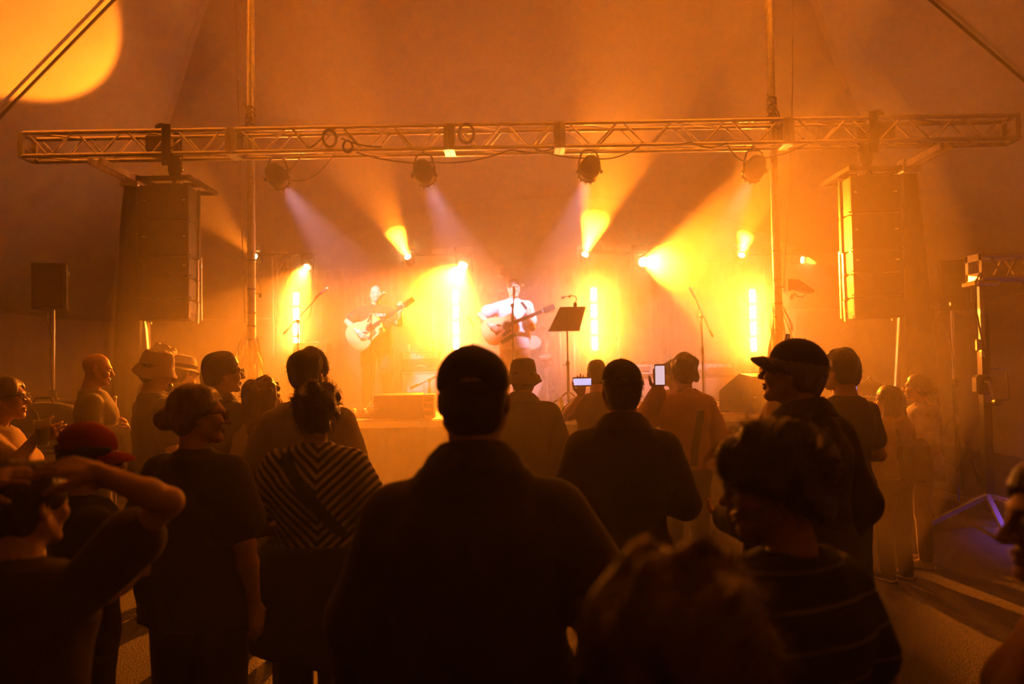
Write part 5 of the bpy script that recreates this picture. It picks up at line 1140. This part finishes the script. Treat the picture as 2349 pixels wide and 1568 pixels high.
def wrap_band(name, body, garment, a, b, frm, w, m, n=16, off=.004):
    """band laid on a garment from a to b (own frame), projected along frm"""
    bv = onto(body, garment); frm = Vector(frm).normalized(); P = []; N = []
    for i in range(n + 1):
        p = Vector(a).lerp(Vector(b), i / n); hit = bv.ray_cast(p - frm * .6, frm, 1.2)
        if hit[0] is not None: P.append(hit[0] - frm * off); N.append(-frm)
    return ribbon(name, P, w, m, body, N) if len(P) > 2 else None
# ---------- special cloth
def chevron():
    m = bpy.data.materials.new('chevron_stripes'); m.use_nodes = True; nd = m.node_tree.nodes; lk = m.node_tree.links; b = nd['Principled BSDF']; b.inputs['Roughness'].default_value = .9
    tc = nd.new('ShaderNodeTexCoord'); sp = nd.new('ShaderNodeSeparateXYZ'); lk.new(tc.outputs['Object'], sp.inputs[0])
    def math_(op, a, v):
        n = nd.new('ShaderNodeMath'); n.operation = op
        for i, q in enumerate((a, v)):
            if q is None: continue
            if isinstance(q, (int, float)): n.inputs[i].default_value = q
            else: lk.new(q, n.inputs[i])
        return n.outputs[0]
    sx = math_('ADD', sp.outputs[0], -.035); ab = math_('ABSOLUTE', sx, None); u = math_('SUBTRACT', sp.outputs[2], math_('MULTIPLY', ab, .95)); w = math_('FRACT', math_('MULTIPLY', u, 23.5), None); st = math_('GREATER_THAN', w, .52)
    mx = nd.new('ShaderNodeMix'); mx.data_type = 'RGBA'; mx.inputs[6].default_value = (.018, .016, .016, 1); mx.inputs[7].default_value = (.62, .56, .48, 1); lk.new(st, mx.inputs[0]); lk.new(mx.outputs[2], b.inputs['Base Color']); return m
def thin_stripes():
    m = bpy.data.materials.new('thin_stripes'); m.use_nodes = True; nd = m.node_tree.nodes; lk = m.node_tree.links; b = nd['Principled BSDF']; b.inputs['Roughness'].default_value = .9
    tc = nd.new('ShaderNodeTexCoord'); wv_ = nd.new('ShaderNodeTexWave'); wv_.bands_direction = 'Z'; wv_.inputs['Scale'].default_value = 4.6; wv_.inputs['Distortion'].default_value = .6; lk.new(tc.outputs['Object'], wv_.inputs[0])
    rp = nd.new('ShaderNodeValToRGB'); rp.color_ramp.elements[0].position = .975; rp.color_ramp.elements[0].color = (.015, .017, .03, 1); rp.color_ramp.elements[1].position = .99; rp.color_ramp.elements[1].color = (.25, .25, .30, 1); lk.new(wv_.outputs[0], rp.inputs[0]); lk.new(rp.outputs[0], b.inputs['Base Color']); return m
M_TIEDYE = mat('tie_dye', (.42, .38, .40), .9, 0, .45, 7, .1, 140); M_BAG = mat('bag_nylon', (.05, .018, .016), .7, 0, .2, 20, .1, 200)
M_SCREEN = mat('phone_screen_lilac', (.6, .6, .9), .2, 0, .3, 40, emit=((.62, .60, 1.0), 1.1)); M_SCREENB = mat('phone_screen_blue', (.3, .3, 1), .2, 0, .1, 40, emit=((.25, .22, 1.0), 1.0)); M_SCREENW = mat('phone_screen_view', (.9, .85, .9), .2, 0, .3, 30, emit=((.95, .72, .85), .8))

# ---------- far rows
person('bald onlooker in olive sweater with folded arms at the left', 219, 811, 6.6, -68, hair='bald', top='long', topc=('olive_sweater', (.20, .19, .15)), armR='cross', armL='cross', botc=('grey_trousers', (.07, .065, .06)), girth=1.08, belly=.03, eyes=True, nod=-8)
person('curly haired onlooker behind the grey bucket hat', 372, 790, 8.1, -25, hair='curly', hairc='brown', topc=('brown_tee', (.10, .06, .04)), res=1.2)
b_, s_, A_, HM_, hs_ = person('man in grey bucket hat and black t-shirt, holding a glass', 357, 803, 5.7, -48, hair='short', hat='bucket', hatc=('greige_hat', (.42, .34, .31)), hat_pitch=-6, topc=('black_tee', (.02, .019, .02)), bot='shorts', botc=('beige_shorts', (.45, .38, .32)), armR=((.25, .02, 1.10), (.17, .26, 1.06), (-.3, .9, .25), (-1, -.2, .2), .9), armL='front', girth=1.12, belly=.03, look=-12, nod=-6, beard='dark', eyes=True)
w_ = wpt(b_, A_[1][2] + A_[1][3].normalized() * .10); t = thing('drinking_glass', 'small glass in the hand of the man in bucket hat', 'glass', (w_.x, w_.y, w_.z - .05)); MB().lathe([(.024, 0), (.034, .12), (.031, .12), (.022, .006)], n=16, caps=False).build('glass_wall', mat('clear_plastic', (.85, .87, .9), .12), t)
person('onlooker in white brimmed hat with black band', 420, 813, 7.3, -38, hair='short', hat='fedora', hatc=('white_hat', (.62, .56, .50)), hat_pitch=-10, topc=('tan_shirt', (.22, .14, .08)), top='shirt', res=1.2)
person('man with glasses, hand on chin, in dark shirt', 508, 806, 5.1, -42, hair='short', hairc='black', specs=True, top='shirt', topc=('dark_check_shirt', (.045, .035, .025)), armR='chin', armL='cross', look=-18, skinc='mid', eyes=True, nod=3)
person('onlooker mostly hidden behind the man with hand on chin', 488, 830, 6.6, -20, hair='short', topc=('white_tee', (.6, .56, .54)), res=1.3)
b_, s_, A_, HM_, hs_ = person('woman with long wavy dark hair and white t-shirt', 604, 862, 4.95, -22, sex='f', hair='wavy', hairc='brown', look=-28, topc=('white_tee', (.6, .56, .54)), hem=.93, botc=('dark_jeans', (.03, .03, .04)), shoec=('white_shoe', (.6, .55, .5)), armR='relax', armL='front')
MB().bbox((-.19 * s_, -.10, .98 * s_), (.11, .16, .24), .03).build('shoulder_bag', M_CLOTHB, b_); wrap_band('bag_strap', b_, 't_shirt', (.06 * s_, 0, 1.44 * s_), (-.14 * s_, 0, 1.08 * s_), (0, 1, 0), .05, M_CLOTHB)
person('man in plain white t-shirt with short dark hair', 706, 796, 4.2, -6, hair='short', hairc='black', topc=('white_tee', (.6, .56, .54)), botc=('dark_jeans', (.03, .03, .04)), armR='hang', armL='relax', look=-14, girth=1.05, loose=.03)
person('onlooker in dark bucket hat behind the big man', 1199, 820, 5.6, -14, hair='short', hat='bucket', hatc=('brown_hat', (.14, .08, .05)), hat_pitch=-4, top='jacket', topc=('olive_jacket', (.055, .045, .03)), girth=1.1, armR='relax', armL='relax')
b_, s_, A_, HM_, hs_ = person('crop haired onlooker filming with a small phone', 1368, 826, 6.8, 3, hair='buzz', topc=('brown_tee', (.10, .06, .04)), armL=dict(e=at(1296, 955, 6.75), w=at(1333, 905, 6.5), d=(.05, -.05, 1), n=(.1, -1, 0), c=.14), armR='front', res=1.1)
phone(b_, s_, A_, -1, 'sideways phone with lilac screen held by the crop haired onlooker', M_SCREEN, False)
b_, s_, A_, HM_, hs_ = person('woman in pink hoodie filming with a raised phone', 1567, 812, 6.0, 4, sex='f', hair='side', hairc='brown', top='hoodie', topc=('pink_hoodie', (.60, .30, .23)), bot='leggings', botc=('black_leggings', (.02, .02, .022)), armL=dict(e=at(1480, 960, 5.9), w=at(1512, 895, 5.65), d=(-.02, -.02, 1), n=(.15, -1, 0), c=.14), armR=((.27, .02, 1.10), (.12, .20, 1.10), (-.9, .3, .2), (0, -.5, 1), .6), hem=.94, girth=1.04, stance=.09)
phone(b_, s_, A_, -1, 'upright phone with lit picture raised by the woman in pink hoodie', M_SCREENW)
wrap_band('bag_strap', b_, 'hoodie', (.075 * s_, 0, 1.36 * s_), (.005 * s_, 0, .97 * s_), (0, 1, 0), .05, M_CLOTHB)
person('small onlooker with glasses behind the pink hoodie', 1543, 829, 7.7, 60, hair='short', specs=True, topc=('brown_tee', (.10, .06, .04)), res=1.4, height=1.72)
b_, s_, A_, HM_, hs_ = person('onlooker in orange cap raising a phone behind the black cap wearer', 1796, 806, 6.0, 52, hair='short', hat='cap', hatc=('orange_cap', (.45, .14, .06)), top='tee', topc=('tan_tee', (.32, .17, .09)), armR=dict(e=at(1805, 900, 5.8), w=at(1806, 826, 5.65), d=(0, 0, 1), n=(0, -1, 0), c=.14), armL='front', girth=1.1, belly=.03)
phone(b_, s_, A_, 1, 'dark phone raised above the black cap', None)
b_, s_, A_, HM_, hs_ = person('onlooker hidden behind the young man in black t-shirt', 1921, 838, 7.2, 8, hair='short', topc=('brown_tee', (.10, .06, .04)), armR=dict(e=at(1962, 985, 7.1), w=at(1955, 925, 6.9), d=(0, 0, 1), n=(0, -1, 0), c=.14), armL='front', res=1.3)
phone(b_, s_, A_, 1, 'small blue lit phone beside the young man in black t-shirt', M_SCREENB)
person('young man in black t-shirt and jeans', 1930, 800, 4.9, 18, hair='short', hairc='black', look=16, topc=('black_tee', (.02, .019, .02)), hem=.80, bot='jeans', botc=('blue_jeans', (.06, .06, .085)), shoec=('dark_shoe', (.025, .022, .02)), armR='front', armL='front', girth=.97, nod=4, headw=1.04, stance=.08)
b_, s_, A_, HM_, hs_ = person('girl with long dark hair and small backpack', 2039, 881, 6.4, 24, sex='f', hair='long', hairc='dark', look=24, top='hoodie', topc=('tan_hoodie', (.33, .20, .15)), botc=('dark_trousers', (.03, .026, .028)), hem=.93, armR='front', armL='pocket', girth=1.08, shoec=('dark_shoe', (.025, .022, .02)))
bp = link('backpack', None, b_, (.06 * s_, -.20 * s_, .90 * s_))
MB().bbox((0, 0, .16), (.28, .14, .33), .05).build('bag_body', M_BAG, bp); MB().bbox((0, -.075, .10), (.21, .05, .17), .022).build('front_pocket', M_BAG, bp); MB().path([(-.03, .05, .33), (-.02, .05, .38), (.03, .05, .38), (.04, .05, .33)], .008, 6).build('grab_loop', M_BAG, bp); MB().box((.03, -.102, .19), (.08, .004, .006)).build('zip', M_CHROME, bp)
wrap_band('bag_strap', b_, 'hoodie', (-.10 * s_, 0, 1.38 * s_), (-.06 * s_, 0, 1.10 * s_), (0, 1, 0), .04, M_BAG); wrap_band('bag_strap', b_, 'hoodie', (.10 * s_, 0, 1.36 * s_), (.13 * s_, 0, 1.10 * s_), (0, 1, 0), .04, M_BAG)
person('woman with glasses in grey tie-dye hoodie and pale jeans', 2106, 856, 6.8, 62, sex='f', hair='bun', hairc='brown', specs=True, top='hoodie', topm=M_TIEDYE, bot='jeans', botc=('pale_jeans', (.30, .28, .30)), shoec=('white_shoe', (.6, .55, .5)), armR='pocket', armL='pocket', eyes=True, girth=1.05, hem=.90, loose=.026, nod=6)

# ---------- middle rows
b_, s_, A_, HM_, hs_ = person('woman with glasses holding a plastic cup at the left edge', 6, 850, 4.3, -76, sex='f', hair='short', hairc='grey', specs=True, topc=('peach_tee', (.58, .42, .33)), armR=dict(e=at(28, 1075, 4.05), w=at(84, 1002, 4.15), d=(.85, .2, .25), n=(-.1, 1, .2), c=.9), armL='front', girth=1.2, belly=.04, eyes=True, nod=4, height=1.68)
w_ = at(97, 1008, 4.12); t = thing('plastic_cup', 'clear plastic cup with straw held at the left edge', 'cup', (w_.x, w_.y, w_.z - .03))
MB().lathe([(.028, 0), (.041, .125), (.044, .128), (.040, .124), (.027, .005)], n=20, caps=False).build('cup_wall', mat('cup_plastic', (.8, .78, .75), .15, 0, .02, alpha=.35), t); MB().lathe([(.027, .006), (.036, .085)], n=18).build('drink', mat('amber_drink', (.35, .20, .10), .2, alpha=.7), t)
MB().path([(.005, 0, .02), (-.015, 0, .13), (-.03, 0, .165), (-.055, 0, .19)], .004, 8).build('straw', M_WHITE, t)
person('grey haired woman with a bun and dark t-shirt', 452, 880, 3.2, -22, sex='f', hair='bun', hairc='grey', specs=True, look=-40, topc=('charcoal_tee', (.028, .024, .024)), hem=.78, botc=('black_trousers', (.016, .016, .018)), armR='hang', armL='hang', girth=1.22, belly=.03, loose=.04, stance=.13, res=.9)
b_, s_, A_, HM_, hs_ = person('woman in black and cream chevron striped top', 726, 875, 3.6, -3, sex='f', hair='puffy', hairc='dark', topm=chevron(), hem=.99, armR='front', armL=((.30, -.02, 1.10), (.18, .18, 1.04), (-.5, .8, 0), (-.3, 0, 1), .6), girth=1.24, shoulders=1.05, headw=.92, bot='pants', botc=('black_trousers', (.016, .016, .018)), res=.85, loose=.026, sleeve=.7)
wrap_band('bag_strap', b_, 't_shirt', (-.13 * s_, 0, 1.44 * s_), (.16 * s_, 0, 1.06 * s_), (0, 1, 0), .05, M_CLOTHB, 24, .008)
f = Field((-.4, -.36, .3), (.4, .36, 1.1), .012); f.loft([(.44 * s_, -.06, -.02, .24, .19), (.60 * s_, -.05, -.02, .28, .21), (.85 * s_, -.02, -.02, .27, .20), (1.03 * s_, 0, -.01, .215, .165)], .02); f.noise(.012, 14, 5, (1.2, 1, .3)); f.plane((0, 0, .50 * s_), (-.25, 0, -1), .01); f.plane((0, 0, 1.025 * s_), (0, 0, 1), .01)
link('tied_jacket', np_mesh('tied_jacket', [f.mesh()], cloth('black_jacket', (.017, .016, .017))), b_)
person('man in dark cap and denim shirt with folded arms', 1424, 820, 3.4, -2, hair='short', hat='cap', top='shirt', topc=('dark_denim', (.055, .045, .045)), bot='jeans', botc=('dark_jeans', (.03, .03, .04)), armR='cross', armL='cross', girth=1.06, skinc='mid', res=.85, look=4, hem=.92)
person('man in black cap and glasses with dark jacket', 1822, 771, 3.1, 32, hair='short', hairc='grey', hat='cap', hat_pitch=6, specs=True, look=26, nod=10, top='jacket', topc=('dark_brown_jacket', (.03, .022, .02)), armR='relax', armL='front', girth=1.12, res=.85, hem=.82, botc=('black_trousers', (.016, .016, .018)), eyes=True)
person('boy in a red cap', 196, 966, 2.8, -50, hair='short', hairc='dark', hat='cap', hatc=('red_cap', (.38, .018, .014)), hat_pitch=-6, topc=('navy_tee', (.02, .018, .022)), botc=('black_trousers', (.016, .016, .018)), look=-18, nod=-4, girth=.92, armR='cross', armL='cross', res=.85, loose=.026, eyes=True)

# ---------- nearest figures
person('big man in dark collared jacket and black cap at the middle', 1084, 786, 1.95, 0, hair='buzz', hairc='black', hat='cap', top='jacket', topc=('dark_jacket', (.035, .026, .022)), armR=((.31, -.06, 1.10), (.30, .10, .86), (-.1, .35, -1), (-1, 0, 0), .5), armL='hang', girth=1.17, shoulders=1.0, slope=.04, belly=.05, res=.72, loose=.024, skinc='mid', headw=1.03, hem=.74)
b_, s_, A_, HM_, hs_ = person('boy with a hand on his head in the left foreground', 58, 1053, 2.0, -8, hair='short', hairc='dark', topc=('brown_loose_tee', (.065, .035, .022)), armR=dict(e=at(388, 1150, 1.90), w=at(222, 1083, 1.78), d=(-.93, .12, .16), n=(-.1, .5, -.85), c=.18), armL=dict(e=at(-200, 1190, 2.1), w=at(-60, 1110, 1.9), d=(.9, .1, .2), n=(0, .5, -.85), c=.2), girth=.92, loose=.035, res=.72, botc=('grey_shorts', (.05, .04, .04)), look=-14, sleeve=.62, hand_res=.0055, eyes=True)
person('woman with glasses and short curly hair in striped t-shirt, right foreground', 1806, 972, 1.68, 30, sex='f', hair='puffy', hairc='black', specs=True, look=44, topm=thin_stripes(), girth=1.25, belly=.03, armR='hang', armL='front', res=.72, skinc='tan', eyes=True, nod=-4, lean=.05, hem=.78)
person('brown haired child seen from behind at the bottom edge', 1556, 1283, .93, 8, hair='puffy', hairc='light', topc=('red_tee', (.30, .03, .02)), girth=.95, res=.72, sex='f', headw=1.08)
person('blurred person at the right edge facing the stage', 2462, 1032, 1.36, 70, hair='short', hairc='dark', topc=('tan_tee', (.32, .17, .09)), res=.75, skinc='mid', eyes=True, look=12, sex='f')

# ---------- the players
M_SPRUCE = mat('spruce_top', (.68, .42, .18), .3, 0, .12, 3, .02, 80, stretch=(1, 1, 8)); M_MAHOG = mat('mahogany', (.16, .06, .03), .35, 0, .2, 6); M_ROSE = mat('rosewood', (.05, .025, .015), .45, 0, .2, 8); M_BONE = mat('bone', (.8, .76, .66), .4, 0, .03)
def guitar(c, tip, toward, lab):
    """c: middle of the lower bout, tip: end of the headstock, toward: outward normal"""
    c, tip = Vector(c), Vector(tip); u = (tip - c).normalized(); n = Vector(toward); n = (n - u * n.dot(u)).normalized(); w = n.cross(u).normalized(); L = (tip - c).length; k = L / .82
    t = thing('acoustic_guitar', lab, 'guitar', c); P = lambda a, b, d=0.: u * a * k + w * b * k + n * d * k
    half = [(-.20, 0), (-.195, .08), (-.165, .15), (-.10, .19), (-.03, .197), (.05, .175), (.11, .142), (.16, .132), (.21, .140), (.255, .146), (.295, .13), (.315, .09), (.318, 0)]
    prof = []
    for i in range(len(half) - 1):
        for q in range(3):
            a0, b0 = half[i]; a1, b1 = half[i + 1]; prof.append((a0 + (a1 - a0) * q / 3, b0 + (b1 - b0) * q / 3))
    for _ in range(2): prof = [prof[0]] + [((prof[i - 1][0] + 2 * prof[i][0] + prof[i + 1][0]) / 4, (prof[i - 1][1] + 2 * prof[i][1] + prof[i + 1][1]) / 4) for i in range(1, len(prof) - 1)] + [prof[-1]]
    ol = prof + [(.318, 0)] + [(a, -b) for a, b in reversed(prof[1:])]
    MB().add([P(a, b, -.055) for a, b in ol] + [P(a, b, .045) for a, b in ol], [tuple(range(len(ol) - 1, -1, -1))] + [(i, (i + 1) % len(ol), (i + 1) % len(ol) + len(ol), i + len(ol)) for i in range(len(ol))]).build('sides_and_back', M_MAHOG, t)
    MB().add([P(a, b, .045) for a, b in ol] + [P(a, b, .049) for a, b in ol], [tuple(range(len(ol), 2 * len(ol)))] + [(i, (i + 1) % len(ol), (i + 1) % len(ol) + len(ol), i + len(ol)) for i in range(len(ol))]).build('top_plate', M_SPRUCE, t)
    ci = lambda r, d, a0=.165: [P(a0 + r * math.cos(2 * math.pi * i / 28), r * math.sin(2 * math.pi * i / 28), d) for i in range(28)]
    MB().add(ci(.052, .0496), [tuple(range(28))]).build('sound_hole', mat('hole_dark', (.012, .008, .006), .9), t)
    MB().add(ci(.055, .0498) + ci(.066, .0498), [(i, (i + 1) % 28, (i + 1) % 28 + 28, i + 28) for i in range(28)]).build('rosette', M_ROSE, t)
    MB().add([P(*q) for q in ((.20, -.055, .05), (.12, -.06, .05), (.05, -.10, .05), (.07, -.135, .05), (.15, -.118, .05), (.21, -.10, .05))], [(0, 1, 2, 3, 4, 5)]).build('pickguard', M_ROSE, t)
    rot = Matrix((u, w, n)).transposed()
    MB().bbox(P(-.015, 0, .055), (.03 * k, .15 * k, .012 * k), .003, rot).build('bridge', M_ROSE, t); MB().box(P(-.01, 0, .063), (.004 * k, .075 * k, .006 * k), rot).build('saddle', M_BONE, t)
    MB().bbox(P(.50, 0, .050), (.42 * k, .048 * k, .024 * k), .008, rot).build('neck', M_MAHOG, t); fb = MB().bbox(P(.46, 0, .064), (.50 * k, .050 * k, .007 * k), .002, rot).build('fretboard', M_ROSE, t)
    for i in range(14): MB().box(P(.705 - .64 * (1 - 2 ** (-(i + 1) / 12)), 0, .068), (.0025 * k, .049 * k, .002 * k), rot).build('fret', M_CHROME, fb)
    MB().box(P(.712, 0, .067), (.006 * k, .048 * k, .01 * k), rot).build('nut', M_BONE, t)
    hs2 = MB().bbox(P(.80, 0, .045), (.175 * k, .078 * k, .016 * k), .006, rot).build('headstock', M_ROSE, t)
    for i in range(3):
        for sx in (-1, 1): MB().lathe([(.006 * k, 0), (.006 * k, .02 * k)], P(.755 + i * .045, sx * .024, .05), rot, 8).build('string_post', M_CHROME, hs2); MB().bbox(P(.755 + i * .045, sx * .056, .042), (.016 * k, .02 * k, .010 * k), .003, rot).build('tuner', M_CHROME, hs2)
    for i in range(6): o = (i - 2.5) * .0085; MB().path([P(-.01, o * 1.15, .066), P(.712, o * .85, .073), P(.755 + (i % 3) * .045, .024 if i > 2 else -.024, .058)], .0008 * k, 4).build('string', M_CHROME, t)
    return t, P
cN = Vector((.12, -1, .05))
# the bald player
p1c, p1t = at(830, 768, 11.62), at(943, 691, 11.50)
guitar(p1c, p1t, (.05, -1, .12), 'acoustic guitar held by the bald player')
b1, s1, A1, HM1, hs1 = person('bald guitarist with glasses and beard in black t-shirt', 862, 638, 11.95, 194, z0=SZ, hair='bald', specs=True, beard='grey', eyes=True, topc=('black_tee', (.02, .019, .02)), girth=1.2, belly=.05, look=4, loose=.03,
    armR=dict(e=at(797, 738, 11.80), w=at(822, 762, 11.53), d=(.62, -.06, -.55), n=(.15, .97, .1), c=.45), armL=dict(e=at(918, 742, 11.75), w=at(917, 714, 11.62), d=(-.1, -.25, .95), n=(.1, .6, .3), c=1.1), botc=('black_trousers', (.016, .016, .018)), stance=.14, hand_res=.006, height=1.80)
MB().lathe([(.030, -.008), (.032, 0), (.030, .008)], A1[1][2] - A1[1][3].normalized() * .01, aim_mat(A1[1][3]), 14, False).build('wristband', M_WHITE, b1)
tx = text('shirt_print', 'VEASLEDI 6', .058, M_WHITE, b1, (0, 0, 0), (0, 0, 0), .0, 0, .8)
bv = onto(b1, 't_shirt')
for v_ in tx.data.vertices:
    x, z = -v_.co.x * .8, v_.co.y; p = Vector((x, 1.0, 1.325 * s1 + z)); hit = bv.ray_cast(p, Vector((0, -1, 0)), 2.0); v_.co = (hit[0] + Vector((0, .003, 0))) if hit[0] is not None else Vector((x, .16, p.z))
tx.scale = (1, 1, 1); tx.data.update()
def strap(body, s, P, name='guitar_strap', side=-1):
    """from the guitar over the shoulder"""
    bv = onto(body, 't_shirt'); a = Vector((side * .02 * s + .10 * s * side * 0, 0, 1.43 * s)); pts = []
    wrap_band(name, body, 't_shirt', (side * .075 * s, 0, 1.43 * s), (side * .19 * s, 0, 1.24 * s), (0, -1, 0), .05, M_CLOTHB, 14, .006)
strap(b1, s1, None)
# the singer
p2c, p2t = at(1139, 757, 11.42), at(1263, 707, 11.30)
g2, _ = guitar(p2c, p2t, (.02, -1, .10), 'acoustic guitar held by the singer in pale t-shirt')
b2, s2, A2, HM2, hs2_ = person('singer with glasses in pale t-shirt playing guitar', 1178, 627, 11.72, 191, z0=SZ, hair='buzz', hairc='brown', specs=True, eyes=True, topc=('pale_tee', (.58, .52, .52)), bot='shorts', botc=('khaki_shorts', (.40, .28, .20)), look=6, girth=1.1, loose=.034, nod=-2,
    armR=dict(e=at(1101, 722, 11.62), w=at(1128, 748, 11.34), d=(.66, -.08, -.40), n=(.1, .98, .1), c=.5), armL=dict(e=at(1221, 752, 11.58), w=at(1214, 727, 11.42), d=(-.05, -.25, .95), n=(-.1, .7, .3), c=1.2), stance=.13, hand_res=.006, hem=.80, height=1.83)
MB().lathe([(.030, -.010), (.032, 0), (.030, .010)], A2[1][2] - A2[1][3].normalized() * .012, aim_mat(A2[1][3]), 14, False).build('wristband', mat('pale_band', (.6, .62, .55), .6), b2)
strap(b2, s2, None)
ribbon('strap_tail', [p2c + Vector((.06, -.07, -.18)) - g2.location, p2c + Vector((.16, -.09, -.12)) - g2.location, p2c + Vector((.26, -.08, -.06)) - g2.location], .06, M_CLOTHB, g2, Vector((0, -1, 0)))
